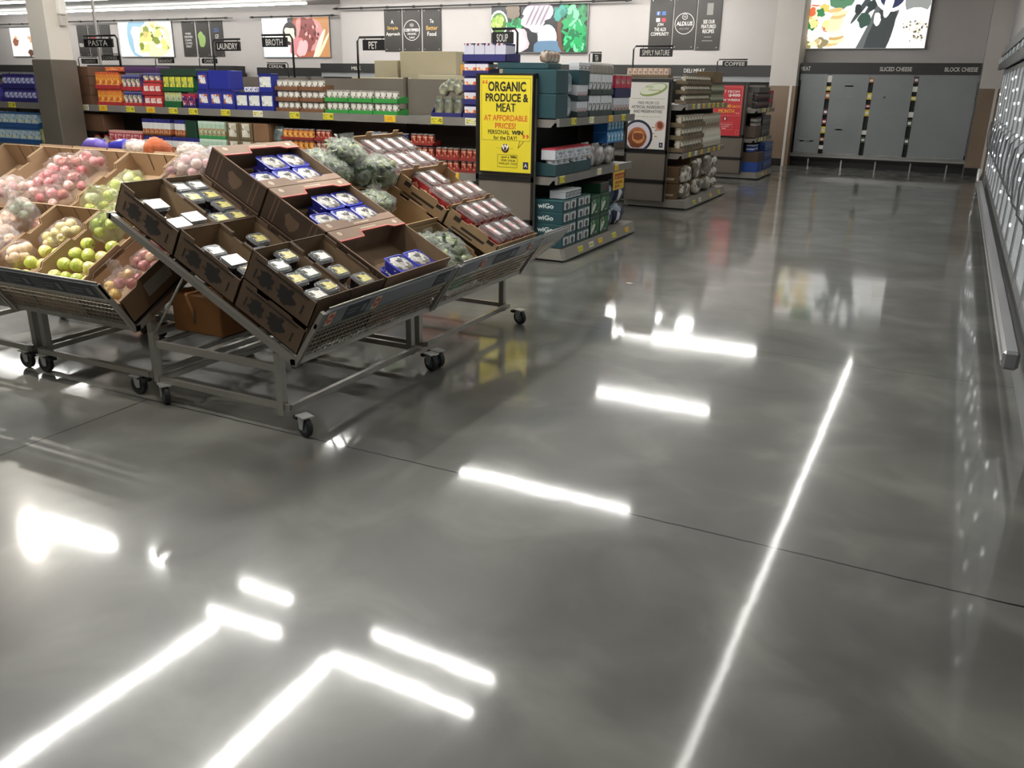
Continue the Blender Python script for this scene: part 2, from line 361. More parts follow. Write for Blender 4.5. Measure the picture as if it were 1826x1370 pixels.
# ---------------------------------------------------------------- wall pictures and panels
BLK = mat('#141414', .5)
def picture(label, X0, z0, X1, z1, Y, draw, face='-y', cat='picture', base='#ffffff'):
    W, H = X1-X0, z1-z0
    t = thing('backlit_picture', label, cat, (T(X0, Y, z0) if face == '-y' else T(Y, X0, z0)) @ FACE[face])
    f = MB(); f.box(-.015, -.015, -.07, W+.015, 0, -.001); f.box(-.015, H, -.07, W+.015, H+.015, -.001); f.box(-.015, 0, -.07, 0, H, -.001); f.box(W, 0, -.07, W+.015, H, -.001); f.box(0, 0, -.07, W, H, -.05)
    f.build('frame', mat('#8f8f8c', .4, .6), t)
    cols = [base]; p = MB(); rect(p, 0, 0, W, H, 0, 0)
    lay = [.001]
    def k(c):
        if c not in cols: cols.append(c)
        lay[0] += .00025
        return cols.index(c)
    def sh(cx, cy, rx, ry, c, seed=None, rough=.25, rot=0, n=18):
        kk = k(c); q = MB(); shape(q, cx*W, cy*H, rx*W, ry*W, kk, lay[0], n, seed, rough, rot)
        v = [(min(max(a, 0), W), min(max(b, 0), H), c2) for a, b, c2 in q.v]; p.add(v, q.f, kk)
    draw(sh, random.Random(len(label)))
    p.build('picture_face', [mat(c, .4, emit=PIC_E) for c in cols], t)
def salad(s, r):
    s(.36, .62, .2, .3, '#8fb4c8'); s(.43, .5, .17, .22, '#dfe9ee', 3)
    s(.66, .5, .3, .22, '#e9e8b0', 5, .2)
    for i in range(40): s(r.uniform(.42, .9), r.uniform(.06, .95), r.uniform(.03, .06), r.uniform(.02, .05), r.choice(['#7d8a32', '#d8d77a', '#f3f0c8', '#5f6b2c', '#c9b66a', '#f7f4da']), i)
def steak(s, r):
    s(.2, .1, .25, .12, '#d9f2ee'); s(.55, .95, .16, .1, '#4a4a4a'); s(.75, .45, .34, .42, '#a65c45', 2, .1); s(.95, .6, .18, .5, '#b98455', 4, .1)
    s(.42, .6, .11, .13, '#35302e'); s(.42, .6, .07, .09, '#e8e2c0', 3)
    s(.7, .62, .2, .2, '#c88f8a', 8, .2, .5); s(.68, .62, .13, .16, '#8a4c48', 9, .3)
    for i in range(22): s(r.uniform(.6, .85), r.uniform(.45, .85), .015, .02, r.choice(['#5d2f2f', '#d9a59c', '#7c443f']), i)
    for i in range(5): s(.48+i*.035, .3-.02*i, .05, .1, r.choice(['#e0b0b0', '#c77f80', '#d8989a']), i, .2, -.5)
    s(.85, .3, .03, .2, '#f0dfc4', None, 0, -.5); s(.9, .25, .02, .2, '#e8d3b0', None, 0, -.6)
def greens(s, r):
    s(.5, .5, .8, .5, '#26282a'); s(.08, .62, .1, .12, '#e9eeea'); s(.08, .62, .085, .1, '#4d7334')
    for i in range(12): s(.08+r.uniform(-.06, .06), .62+r.uniform(-.14, .14), .026, .026, r.choice(['#a9c95b', '#86ab42', '#c3db7d']), None)
    for i in range(14): s(r.uniform(.2, .32), r.uniform(.55, .82), .035, .03, r.choice(['#1f8a4c', '#2fae62', '#16693b']), i)
    s(.5, .85, .15, .1, '#d3bfcd', 4, .15, .1); s(.46, .7, .12, .1, '#d9c3d2', 6, .2)
    for i in range(4): s(.42+i*.05, .78, .01, .1, '#8f7d8a', None, 0, -.5)
    s(.3, .28, .12, .11, '#d8b9bd', 7, .2); s(.22, .1, .13, .05, '#bcd7dd', 2); s(.28, .25, .1, .08, '#f3e4e2', 8)
    s(.6, .3, .1, .12, '#c9d2da'); s(.59, .3, .085, .1, '#f7f7f7', 3, .2); s(.62, .06, .2, .07, '#5f7f98', 2, .2); s(.08, .05, .1, .06, '#6fa0b4', 3)
    s(.93, .5, .23, .42, '#6b4632'); s(.95, .5, .21, .4, '#1c3324')
    for i in range(70):
        a = r.uniform(.78, 1.0); s(a, r.uniform(.03, .97), r.uniform(.01, .035), r.uniform(.02, .06), r.choice(['#1fa35c', '#3cc47a', '#157343', '#7fd9a0', '#2e8f55']), i, .3, r.uniform(-1, 1))
    for i in range(10): s(r.uniform(.65, .78), r.uniform(.7, .98), .03, .03, r.choice(['#3e9d8f', '#22806e']), i)
    s(.24, .88, .07, .07, '#7a6a5a', 3)
def pasta(s, r):
    s(.52, .45, .28, .5, '#f4f4f2'); s(.1, .8, .12, .16, '#fdfdfa'); s(.3, .93, .1, .1, '#4d7d5a', 3, .2); s(.3, .97, .06, .05, '#29523a')
    for i in range(26): s(r.uniform(.0, .2), r.uniform(.2, .75), .035, .035, r.choice(['#e8d98c', '#2f7a46', '#d9683f', '#f4ecc0', '#e6c25c', '#fff6dc']), i)
    for i in range(12): s(.27+.02*r.uniform(-1, 2), .08+i*.055, .065, .018, r.choice(['#d9b877', '#f0dcae', '#c8a15f', '#fbf0d2']), i, .1, .15)
    for i in range(26): s(r.uniform(0, .22), r.uniform(.02, .2), .025, .02, r.choice(['#fff8e4', '#c9b27c', '#8c8058', '#f4e6b8']), i)
    s(.5, .82, .02, .2, '#3c4446', None, 0, -.55); s(.57, .86, .02, .2, '#3c4446', None, 0, -.5); s(.44, .68, .03, .04, '#23292a', 2); s(.55, .75, .04, .04, '#2a3233', 4)
    s(.62, .35, .1, .42, '#5a5f5f', 5, .15, -.3); s(.64, .2, .09, .3, '#333939', 6, .1, -.2); s(.5, .5, .05, .06, '#2e4a3e', 4, .2)
    s(.7, .95, .14, .14, '#f2f2f0'); s(.7, .97, .105, .12, '#2d3350'); s(.68, .8, .035, .12, '#fbfbf8', None, 0, -.15); s(.6, .5, .03, .05, '#ffffff', 2)
    s(.9, .85, .1, .12, '#8d8f8c', 3, .1); s(.9, .35, .16, .16, '#fafaf7')
    for i in range(90):
        a = r.uniform(0, 6.28); q = math.sqrt(r.random())*.12; s(.9+q*math.cos(a), .28+q*math.sin(a)*1.6, .009, .009, r.choice(['#cfc6ad', '#8f8468', '#efe8d2', '#5d5642', '#fffdf2']), None, 0, 0, 7)
    s(.8, .1, .08, .1, '#f6f6f4')
picture('large backlit pasta and beans picture above the cheese cooler', -3.21, 2.345, -.83, 3.40, 19.82, pasta)
picture('backlit picture of leafy greens and meat in the middle of back wall', -10.54, 2.285, -8.03, 3.32, 19.82, greens)
picture('backlit steak picture with white margin, right of the recess wall', -18.9, 2.21, -16.44, 3.27, 21.05, steak)
picture('backlit picture of pale pasta salad above the laundry aisle', -25.0, 2.22, -22.62, 3.26, 21.05, salad)
picture('narrow backlit food picture at far left beside the column', -30.5, 2.23, -29.3, 3.16, 21.05, lambda s, r: [s(r.uniform(.2, .9), r.uniform(.1, .9), .12, .1, c, i) for i, c in enumerate(['#d8b08a', '#8a5a44', '#f3e6d2', '#caa27c', '#5a4030', '#fff8ee'])])
picture('backlit picture high above the freezer doors', 9.2, 2.62, 12.4, 3.45, .6, lambda s, r: [s(r.uniform(0, 1), r.uniform(0, 1), .1, .1, c, i) for i, c in enumerate(['#3f7f4f', '#cfe6ff', '#88b7d9', '#e8f4e0', '#2f5a9a', '#b9d98c'])], '-x')
PAN = mottled('panel_board', '#35322f', '#3d3a37', 2, .45); WT = mat('#e9e6e0', .5); GOLD = mat('#c9a04e', .5)
def panel(label, X0, z0, X1, z1, Y, draw):
    W, H = X1-X0, z1-z0
    t = thing('wall_panel', label, 'wall panel', T(X0, Y, z0) @ FACE['-y'], 'dark wall panels')
    MB().cbox(0, 0, -.03, W, H, 0, .004).build('board', PAN, t)
    s = MB()
    for a in (.06, W-.06):
        for b in (.05, H-.05): s.lathe([(.012, 0), (.012, .008), (.004, .012)], 8, (a, b, 0))
    s.build('standoff', mat('#bdbab5', .3, .8), t)
    q = MB(); draw(q, W, H); q.build('lettering', [WT, GOLD, mat('#4a6fb0'), mat('#c33b46'), mat('#8a8782'), mat('#9ab86a')], t)
def d_join(q, W, H):
    for i, (a, b, k) in enumerate([(.38, .70, 2), (.62, .70, 2), (.38, .57, 0), (.62, .57, 3)]):
        rect(q, a*W-.045, b*H-.04, a*W+.045, b*H+.04, k)
    letters(q, 'f', .35*W, .67*H, .41*W, .73*H, 0, .003); 
    letters(q, 'JOIN', .36*W, .44*H, .62*W, .51*H); letters(q, 'THE ALDI', .24*W, .35*H, .74*W, .42*H); letters(q, 'COMMUNITY', .1*W, .26*H, .88*W, .33*H)
def ring(q, cx, cy, r, k=0, t=.012, n=36):
    for i in range(n):
        a, b = 2*math.pi*i/n, 2*math.pi*(i+1)/n
        q.add([(cx+rr*math.cos(x), cy+rr*math.sin(x), .002) for rr, x in ((r-t, a), (r, a), (r, b), (r-t, b))], [(0, 1, 2, 3)], k)
def d_site(q, W, H):
    ring(q, W/2, H*.5, W*.44); letters(q, 'ALDI.US', .14*W, .46*H, .86*W, .54*H, 0, .002, .03); letters(q, 'LIKE A PRO', .28*W, .38*H, .72*W, .42*H, 4)
    ring(q, W/2, H*.63, W*.12, 0, .01); shape(q, W/2, H*.63, W*.07, W*.05, 4)
def d_see(q, W, H):
    rect(q, .38*W, .66*H, .64*W, .88*H, 4); letters(q, 'SEE OUR', .26*W, .5*H, .74*W, .57*H); letters(q, 'FEATURED', .2*W, .41*H, .8*W, .48*H); letters(q, 'RECIPES', .26*W, .32*H, .74*W, .39*H)
    rect(q, .34*W, .24*H, .64*W, .255*H, 4); rect(q, .26*W, .17*H, .7*W, .185*H, 4)
def d_text(lines):
    def f(q, W, H):
        for s, a, b, c, d, k in lines: letters(q, s, a*W, b*H, c*W, d*H, k)
    return f
def d_seal(q, W, H):
    ring(q, W/2, H*.5, W*.45, 0, .014); letters(q, 'CERTIFIED', .1*W, .47*H, .9*W, .54*H, 0, .002, .03); letters(q, 'ORGANIC', .25*W, .39*H, .75*W, .44*H, 0); letters(q, 'Label', .36*W, .31*H, .64*W, .36*H, 0); shape(q, W/2, H*.62, W*.12, W*.08, 4)
def d_leaf(q, W, H):
    for i in range(7): shape(q, W*(.4+.1*math.sin(i*2)), H*(.38+.06*i*.6), W*.2, W*.22, 5, .002+.0003*i, 12, i)
Yb = 19.87
for i, (a, b, d, nm) in enumerate([(-6.55, -6.02, d_join, 'community'), (-5.99, -5.49, d_site, 'round web address'), (-5.46, -4.93, d_see, 'featured recipes')]):
    panel('dark wall panel with %s lettering beside the pasta picture' % nm, a, 2.35-.015*i, b, 3.40, Yb, d)
for i, (a, b, d, nm) in enumerate([(-13.72, -13.2, d_text([('A', .4, .66, .56, .75, 0), ('Simple', .18, .5, .82, .6, 1), ('Approach', .1, .36, .92, .46, 0)]), 'approach'), (-13.15, -12.6, d_seal, 'round seal'), (-12.55, -12.0, d_text([('To', .4, .66, .6, .75, 0), ('Better', .2, .5, .82, .6, 1), ('Food', .26, .36, .74, .46, 0)]), 'better food')]):
    panel('dark wall panel with %s lettering left of the greens picture' % nm, a, 2.31, b, 3.32, Yb, d)
Yr = 21.08
for i, (a, b, d, nm) in enumerate([(-22.2, -21.67, d_text([('WHEN', .25, .62, .7, .68, 0), ('CERTIFIED', .15, .53, .82, .59, 0), ('CLEAN', .2, .44, .7, .5, 0), ('COMES', .2, .35, .75, .41, 0), ('FIRST', .25, .26, .7, .32, 0)]), 'block text'), (-21.6, -21.08, d_leaf, 'leaf emblem'), (-21.02, -20.5, d_text([('USDA', .3, .68, .7, .8, 2), ('GF', .38, .5, .66, .62, 0)]), 'small logo')]):
    panel('dark wall panel with %s above the laundry sign' % nm, a, 2.22, b, 3.25, Yr, d)
for i, (a, b, nm) in enumerate([(-27.05, -26.55, 'left'), (-26.5, -26.0, 'middle'), (-25.95, -25.45, 'right')]):
    panel('dark wall panel behind the pasta sign, %s of three' % nm, a, 2.23, b, 3.2, Yr, d_text([('FRESH', .1, .3, .5, .42, 0)] if i == 0 else [('MEAT', .2, .55, .7, .62, 3)] if i == 1 else [('TO EAT', .2, .55, .8, .62, 0)]))
def track(label, X0, X1, Y, z, dp=.3):
    t = thing('track_rail', label, 'track rail', T(X0, Y, z))
    MB().tube([(0, 0, 0), (X1-X0, 0, 0)], .018, 8).build('rail', SPOTM, t)
    k = max(3, int((X1-X0)/.75)); 
    for i in range(k+1):
        x = .1+(X1-X0-.2)*i/k; m = MB(); m.lathe([(.03, -.03), (.03, .03)], 8, (x, 0, 0), None, 'x'); m.bar((x, .02, 0), (x, dp, .02), .008); m.build('bracket', SPOTM, t)
track('long black rail above the greens picture', -15.12, -6.9, 19.58, 3.345)
track('black rail above the pasta salad picture', -27.3, -19.95, 20.78, 3.29)
track('short black rail above the steak picture', -19.1, -16.0, 20.78, 3.29)
track('black rail at far left beside the column', -30.8, -28.6, 20.78, 3.26)

# ---------------------------------------------------------------- coolers along the back
HDR = mat('#2b2a29', .45); BLIND = mottled('night_blind', '#84888a', '#8d9193', 1.2, .35); SILV = mat('#c2c2c0', .25, .9)
def cooler(label, X0, X1, Y, ztop, texts, gaps, full=True, hd=.215):
    t = thing('wall_cooler', label, 'refrigerated case', T(X0, Y, 0)); W = X1-X0
    MB().box(0, .02, ztop-hd, W, .5, ztop).build('header', HDR, t)
    for s, a, b in texts: letters(MB(FACE['-y']), s, a-X0, ztop-.155, b-X0, ztop-.075, 0, -.017, .02).build('lettering', mat('#d6d2cc', .5), t)
    b = MB(); b.box(0, .12, .1, W, .55, ztop-hd); b.box(0, .05, ztop-hd-.12, W, .13, ztop-hd, 1); b.box(0, .02, .16, W, .1, .27)
    b.build('case_body', [mat('#1b1b1b', .5), mat('#8e9091', .4)], t)
    r = MB(); r.box(-.01, -.03, .2, W+.01, .03, .245); r.box(-.01, -.02, .25, W+.01, .02, .27); r.build('bumper_rail', SILV, t)
    k = MB(); k.box(0, .1, 0, W, .5, .1); k.build('kick_plate', mat('#151515', .4), t)
    for i in range(5 if full else 0): MB().box(.35+i*W*.2, .04, 0, .38+i*W*.2, .07, .2).build('foot', SILV, t)
    if full:
        xs = [0]+[g for g in gaps]+[W]
        for i in range(len(xs)-1):
            x0, x1 = xs[i]+(.045 if i else .03), xs[i+1]-(.045 if i < len(xs)-2 else .03)
            m = MB(); m.box(x0, .03, .28, x1, .034, ztop-hd-.0)
            m.box(x0, .022, .275, x1, .042, .295, 1)
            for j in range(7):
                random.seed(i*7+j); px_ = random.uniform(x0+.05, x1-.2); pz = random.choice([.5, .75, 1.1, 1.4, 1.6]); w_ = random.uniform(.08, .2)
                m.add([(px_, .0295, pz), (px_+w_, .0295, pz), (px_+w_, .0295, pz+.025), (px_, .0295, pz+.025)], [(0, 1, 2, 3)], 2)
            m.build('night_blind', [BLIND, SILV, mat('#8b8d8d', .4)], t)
        for j in range(2): MB().tube([(W-.02-.0*j, .0, .35+j*.02), (W-.02, 0, ztop-hd-.06)], .006, 6).build('blind_cord', mat('#dddddd'), t)
    return t
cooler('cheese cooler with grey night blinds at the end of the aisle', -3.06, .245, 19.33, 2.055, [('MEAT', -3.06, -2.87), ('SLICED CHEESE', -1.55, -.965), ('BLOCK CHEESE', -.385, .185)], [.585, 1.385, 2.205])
cooler('long wall cooler with deli meat and milk header behind the gondolas', -15.47, -3.64, 19.35, 2.0, [('DELI MEAT', -5.53, -5.07), ('MILK', -14.45, -14.15)], [], False)
cooler('dark cooler under the steak picture', -18.7, -16.3, 20.45, 1.905, [], [], False)
cooler('dark cooler under the pasta salad picture', -26, -19.6, 20.45, 1.945, [], [], False)
cooler('dark cooler at far left behind the column', -31.6, -27, 20.45, 1.93, [], [], False)
PK = [mat(c, .45) for c in ('#d8c33a', '#e9e6e0', '#8f2440', '#b5733a', '#d9d4c8', '#5a2a33', '#e8d44a', '#3f4f3a')]
rnd = random.Random(4)
sites = [(-2.475, 'left'), (-1.675, 'middle'), (-.855, 'right')]
for gi, (gx, wd) in enumerate(sites):
    zs = [.36, .52, .68, .86, 1.04, 1.2, 1.36, 1.52, 1.68][:9]
    for i, z in enumerate(zs):
        if rnd.random() < .22: continue
        h = rnd.uniform(.07, .14)
        mb = MB(); mb.cbox(gx-.05, 19.372, z, gx+.05, 19.44, z+h, .006); mb.box(gx-.03, 19.37, z+h*.3, gx+.03, 19.373, z+h*.7, 1)
        tag(mb.build('cheese_packet', [PK[(i*3+gi*2+rnd.randrange(3)) % 8], PK[1]]), 'packet in the %s gap between the night blinds, %s from floor' % (wd, ORD[i]), 'packet', 'packets seen between the night blinds')

# ---------------------------------------------------------------- freezer doors on the right
GLASS = mottled('door_glass', '#a2a9ab', '#c6cccd', 1.5, .1, 0, 0, .8)  # pale grey stands in for bright lights reflected in the glass
GLASS.node_tree.nodes['Principled BSDF'].inputs['Emission Color'].default_value = (.72, .76, .78, 1); GLASS.node_tree.nodes['Principled BSDF'].inputs['Emission Strength'].default_value = .16   # glow put into the panes, standing for the lit freezer inside
ALU = mat('#b9babb', .28, .85); LED = mat('#ffffff', emit=6., name='led_strip')
t = thing('upright_freezer', 'row of upright glass door freezers along the right wall', 'freezer', T(.46, 4.2, 0))
Lf = 11.4
MB().box(.0, 0, 1.87, .16, Lf, 2.2).build('canopy', mat('#55585a', .4), t)
h = MB(); h.box(-.045, 0, 1.86, 0, Lf, 2.0); h.box(-.03, 0, 2.04, 0, Lf, 2.09); h.build('header', mat('#3f4344', .35, .3), t)
b = MB(); b.box(.09, 0, .05, .8, Lf, 1.87); b.box(.06, 0, 0, .12, Lf, .3, 1); b.build('case_body', [mat('#3c4042', .4), mat('#7d7f80', .4)], t)
bp = MB(); bp.cbox(-.06, .65, .2, .02, Lf-.9, .3, .015); bp.box(-.064, .66, .235, -.058, Lf-.9, .25, 1); bp.build('bumper_rail', [mat('#9c9d9e', .3, .6), mat('#d9d9d9', .3, .6)], t)
nd = 15
for i in range(nd):
    y0 = i*Lf/nd+.01; y1 = (i+1)*Lf/nd-.01
    d = MB(); d.box(.04, y0, .33, .075, y0+.05, 1.85); d.box(.04, y1-.05, .33, .075, y1, 1.85); d.box(.04, y0+.05, .33, .075, y1-.05, .4); d.box(.04, y0+.05, 1.79, .075, y1-.05, 1.85)
    dd = d.build('door', ALU, t)
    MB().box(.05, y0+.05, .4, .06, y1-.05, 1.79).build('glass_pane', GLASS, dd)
    hp = [(.04, y0+.09, .72), (-.01, y0+.1, .78), (-.025, y0+.105, .95), (-.01, y0+.1, 1.12), (.04, y0+.09, 1.18)]
    MB().tube(hp, .008, 8).build('handle', mat('#84878a', .3, .7), dd)
    for j in range(4):
        zz = .5+.36*((j+i*.37) % 3.4); MB().box(.046, y1-.07, zz, .05, y1-.055, zz+.022).build('led_lamp', LED, t)
for i in range(14):
    c = MB(); c.box(-.06, i*.8+.15, 1.93, -.04, i*.8+.4, 1.99); c.build('header_label', mat('#b9c4c6', .4), t)
t = thing('rail_end_guard', 'silver guard tube at the far end of the freezer row', 'guard', T(.43, 15.3, 0))
MB().tube([(0, 0, .0), (0, 0, .42)], .035, 10).build('post', SILV, t); MB().lathe([(.06, 0), (.06, .015)], 12).build('foot_plate', SILV, t)
tag(MB().blob((-2.22, 6.65, .003), (.035, .02, .004), 0, 2, .4).build('paper_scrap', mat('#e6e2da')), 'small white paper scrap lying on the floor', 'litter')
# ================================================================ shelving
SHELF = mottled('shelf_metal', '#77736d', '#827e77', 3, .45, 0, 0, .4); BACKP = mottled('back_panel', '#6a6258', '#736b61', 1.5, .6); DARKB = mat('#23211f', .6); BASEM = mat('#8a857d', .45)
PRICE = [pack(((0, '#d9cf3c'), (.92, '#e9e4b0')), (.25, .75, ('#d9cf3c', '#a89c2a', '#e6dc58', '#6f6620')), 9), pack(((0, '#e0b52e'), (.9, '#ecd87a')), (.25, .8, ('#e0b52e', '#d48a2a', '#e8c94a')), 8), pack(((0, '#ece8dc'),), (.2, .8, ('#d9cf3c', '#ece8dc', '#8a8570')), 7)]
def price_tags(parent, xs, z, y, M=None, w=.12, h=.062, odd=0):
    for i, x in enumerate(xs):
        mb = MB(M); mb.box(x-w/2, y-.006, z-h/2, x+w/2, y, z+h/2)
        mb.build('price_tag', PRICE[(i*2+odd) % 7 % 3 if i % 3 else 0], parent)
# ---- long front gondola
t = thing('shelving_unit', 'long grey shelving unit facing the produce, behind the cartons', 'shelving', T(0, 7.32, 0))
X0, X1 = -11.6, -3.94
for i in range(6): MB().box(X0+i*1.275+.005, .62, .1, X0+(i+1)*1.275-.005, .66, 1.585).build('back_panel', BACKP, t)
for i in range(7): MB().box(X0+i*1.275-.015, .58, 0, X0+i*1.275+.015, .63, 1.6).build('upright', mat('#59534b', .5), t)
for nm, z, xs, dp in (('upper', 1.235, [-10.8, -9.44, -9.12, -8.66, -8.33, -7.97, -7.66, -7.18, -6.72, -6.22, -5.78, -5.02, -4.48, -4.1], .6), ('lower', .725, [-8.9, -7.4, -6.3, -5.2, -4.3], .62), ('base', .16, [-8, -6, -5], .64)):
    s = MB().box(X0, 0, z-.065, X1, .025, z+.01).box(X0, .025, z-.03, X1, dp, z).build('shelf', SHELF, t)
    price_tags(s, xs, z-.024, 0, None, .13, .064)
# ---- end caps: shelves facing the aisle (+x), with a side panel carrying a poster
def endcap(label, Yn, Yf, shelves, tagset, top=False):
    t = thing('end_cap_shelf', label, 'shelving', T(-3.05, Yn, 0) @ RZ(90)); W = Yf-Yn    # local x along the aisle, -y towards the aisle
    p = MB(); p.box(-.05, .29, .1, .0, .87, 1.63)
    p.build('side_panel', BACKP, t)
    q = MB(); q.box(-.06, .285, .1, -.05, .31, 1.63); q.box(-.06, .85, .1, -.05, .875, 1.63); q.box(-.06, .285, .33, -.05, .875, .375); q.box(-.06, .285, .715, -.05, .875, .76); q.box(-.052, .285, 1.6, .0, .875, 1.64)
    q.build('panel_frame', mat('#1f1c1a', .4), t)
    MB().box(0, .72, .1, W, .76, 1.6).build('back_panel', mat('#2b2825', .7), t)
    MB().box(W-.03, .29, .1, W, .85, 1.6).build('end_panel', BACKP, t)
    if top: MB().box(-.05, .285, 1.642, .32, .95, 1.655).build('top_shelf', SHELF, t)
    b = MB(); b.add([(0,.0,.02),(.05,-.02,.02),(W-.05,-.02,.02),(W,.0,.02),(W,.86,.02),(0,.86,.02),(0,.03,.12),(.06,.01,.125),(W-.06,.01,.125),(W,.03,.12),(W,.86,.12),(0,.86,.12)],
        [(5,4,3,2,1,0),(6,7,8,9,10,11)]+[(i, (i+1) % 6, 6+(i+1) % 6, 6+i) for i in range(6)])
    b.box(.02, .02, 0, W-.02, .8, .02, 1)
    bs = b.build('base', [BASEM, mat('#111111')], t)
    Mb = T(0, -.004, .068) @ RX(-14)
    price_tags(bs, tagset[0], 0, 0, Mb, .12, .05)
    for (z, xs), (za, dp) in zip(tagset[1:], shelves):
        s = MB().box(.02, .08, za-.062, W, .105, za+.008).box(.02, .105, za-.03, W, dp, za).build('shelf', SHELF, t)
        MB().prism([(0, 0), (.3, 0), (.3, -.07), (.06, -.07)], (.02, .1, za), (0, 1, 0), (0, 0, 1), .004).build('bracket', SHELF, s)
        price_tags(s, xs, za-.02, .08, None, .11, .06)
    return t
endcap('end shelf of the front gondola beside the yellow poster', 7.15, 9.2, [(1.26, .7), (.76, .7)], [[.42, .7, .95, 1.35, 1.75], (1.26, [.34, .78, 1.3, 1.68]), (.76, [.12, 1.05, 1.55])])
endcap('end shelf beside the white pancake poster', 11.25, 13.45, [(1.33, .7), (.72, .7)], [[.4, .7, 1.3, 1.8], (1.33, [.3, .55, .8, 1.1, 1.35, 1.6, 1.9]), (.72, [.3, .6, .9, 1.3, 1.6, 1.9])], True)
endcap('end shelf beside the red poster, farthest of three', 15.85, 17.3, [(1.2, .7), (.7, .7)], [[.3, .5, .8], (1.2, [.3, .5, .8]), (.7, [.3, .5, .8])])
for k, (y, lab) in enumerate([(11.4, 'second grey shelving unit behind the front gondola'), (16.0, 'third grey shelving unit nearest the wall coolers')]):
    t = thing('shelving_unit', lab, 'shelving', T(0, y, 0))
    MB().box(-22, .62, .1, -3.92, .66, 1.5).build('back_panel', BACKP, t)
    for z in (1.2, .7, .2): MB().box(-22, 0, z-.05, -3.92, .62, z).build('shelf', SHELF, t)

# ---- posters on the side panels
def poster(label, X, z, W, H, Y, cols, draw):
    t = thing('poster', label, 'poster', T(X, Y, z) @ FACE['-y'])
    MB().box(0, 0, -.012, W, H, 0).build('sheet', cols[0], t)
    f = MB(); f.box(-.012, -.012, -.016, 0, H+.012, .004); f.box(W, -.012, -.016, W+.012, H+.012, .004); f.box(0, -.012, -.016, W, 0, .004); f.box(0, H, -.016, W, H+.012, .004)
    f.build('frame', mat('#1f1c1a', .4), t)
    q = MB(); draw(q, W, H); q.build('lettering', cols[1:], t)
    return t
def crest(q, W, H, x, y, k, kw):
    rect(q, x*W, y*H, (x+.1)*W, (y+.075)*H, k, .002); letters(q, 'A', (x+.02)*W, (y+.02)*H, (x+.08)*W, (y+.06)*H, kw, .003)
def y_draw(q, W, H):
    L = lambda s, a, b, c, d, k=0, bo=.012: letters(q, s, a*W, (1-d)*H, c*W, (1-b)*H, k, .002, bo)
    frame(q, .03*W, .33*H, .97*W, .97*H, .003, 2, .001)
    q.add([(.78*W, .34*H, .001), (.74*W, .255*H, .001), (.752*W, .255*H, .001), (.86*W, .325*H, .001), (.85*W, .33*H, .001), (.76*W, .27*H, .001), (.79*W, .34*H, .001)], [tuple(range(7))], 2)
    L('\u201c', .05, .05, .15, .09, 1); L('\u201d', .83, .6, .95, .645, 1)
    L('ORGANIC', .16, .065, .88, .165, 0, .03); L('PRODUCE &', .11, .185, .93, .27, 0, .028); L('MEAT', .32, .285, .69, .37, 0, .03)
    L('AT AFFORDABLE', .08, .405, .92, .465, 1, .02); L('PRICES!', .3, .485, .7, .545, 1, .02)
    L('PERSONAL', .16, .56, .58, .605, 0, .01); L('WIN', .62, .56, .84, .605, 0, .04); L('for the DAY!', .27, .62, .72, .66, 0, .01)
    shape(q, .5*W, .25*H, .075*W, .075*W, 3); 
    for a in (-.6, 0, .6): shape(q, .5*W+.022*math.sin(a)*1.2, .252*H+.006*math.cos(a), .012, .03, 4, .003, 10, None, 0, -a)
    rect(q, .32*W, .249*H, .4*W, .252*H, 2); rect(q, .6*W, .249*H, .66*W, .252*H, 2)
    frame(q, .35*W, .05*H, .74*W, .185*H, .003, 2); L('and a', .43, .83, .58, .852, 0); L('WIN', .6, .826, .72, .852, 0, .04); L('FOR YOUR', .43, .866, .7, .888, 0); L('WALLET, TOO!', .38, .9, .74, .925, 0)
    crest(q, W, H, .85, .04, 5, 4)
poster('yellow poster with ORGANIC PRODUCE lettering on the gondola end', -3.872, .795, .52, .83, 7.072, [mat('#e8d535', .4), mat('#1d1a14', .5), mat('#d9632a', .5), mat('#7a6f1c', .5), mat('#4a2418', .5), mat('#efe6dc', .5), mat('#20264f', .5)], y_draw)
def w_draw(q, W, H):
    L = lambda s, a, b, c, d, k=0, bo=.012: letters(q, s, a*W, (1-d)*H, c*W, (1-b)*H, k, .002, bo)
    shape(q, .62*W, .89*H, .36*W, .085*H/W*W, 1, .001, 24, None, 0, .25); shape(q, .6*W, .9*H, .33*W, .065*H, 2, .0015, 24, None, 0, .25); L('Simply', .42, .05, .62, .09, 1); L('Nature', .5, .095, .8, .13, 1)
    rect(q, .06*W, .755*H, .92*W, .76*H, 1); L('FREE FROM 125', .24, .285, .78, .325, 0); L('ARTIFICIAL INGREDIENTS', .07, .345, .93, .39, 0); L('AND PRESERVATIVES', .13, .41, .87, .455, 0); L('exclusively at our stores', .14, .5, .86, .52, 1)
    def clip(f):
        b = MB(); f(b); q.add([(min(max(x, .002), W-.002), min(max(y, .002), H-.002), z) for x, y, z in b.v], b.f, b.k[0])
    clip(lambda b: shape(b, .27*W, .19*H, .40*W, .40*W, 3, .002, 30)); clip(lambda b: shape(b, .27*W, .19*H, .34*W, .34*W, 4, .0025, 30)); clip(lambda b: shape(b, .27*W, .17*H, .25*W, .25*W, 5, .003, 30))
    for i in range(3): clip(lambda b: shape(b, (.27+.012*i)*W, (.15+.02*i)*H, (.22-.045*i)*W, (.2-.05*i)*W, 6+i % 2, .0035+.0005*i, 22, i+1, .15))
    shape(q, .84*W, .36*H, .12*W, .12*W, 8, .002, 20); shape(q, .84*W, .36*H, .08*W, .08*W, 6, .0025, 14, 2)
    for i in range(9): shape(q, (.66+.04*(i % 4))*W, (.33-.045*(i//2))*H, .018*W, .014*W, 6+i % 2, .002, 8, i)
    crest(q, W, H, .85, .03, 9, 4)
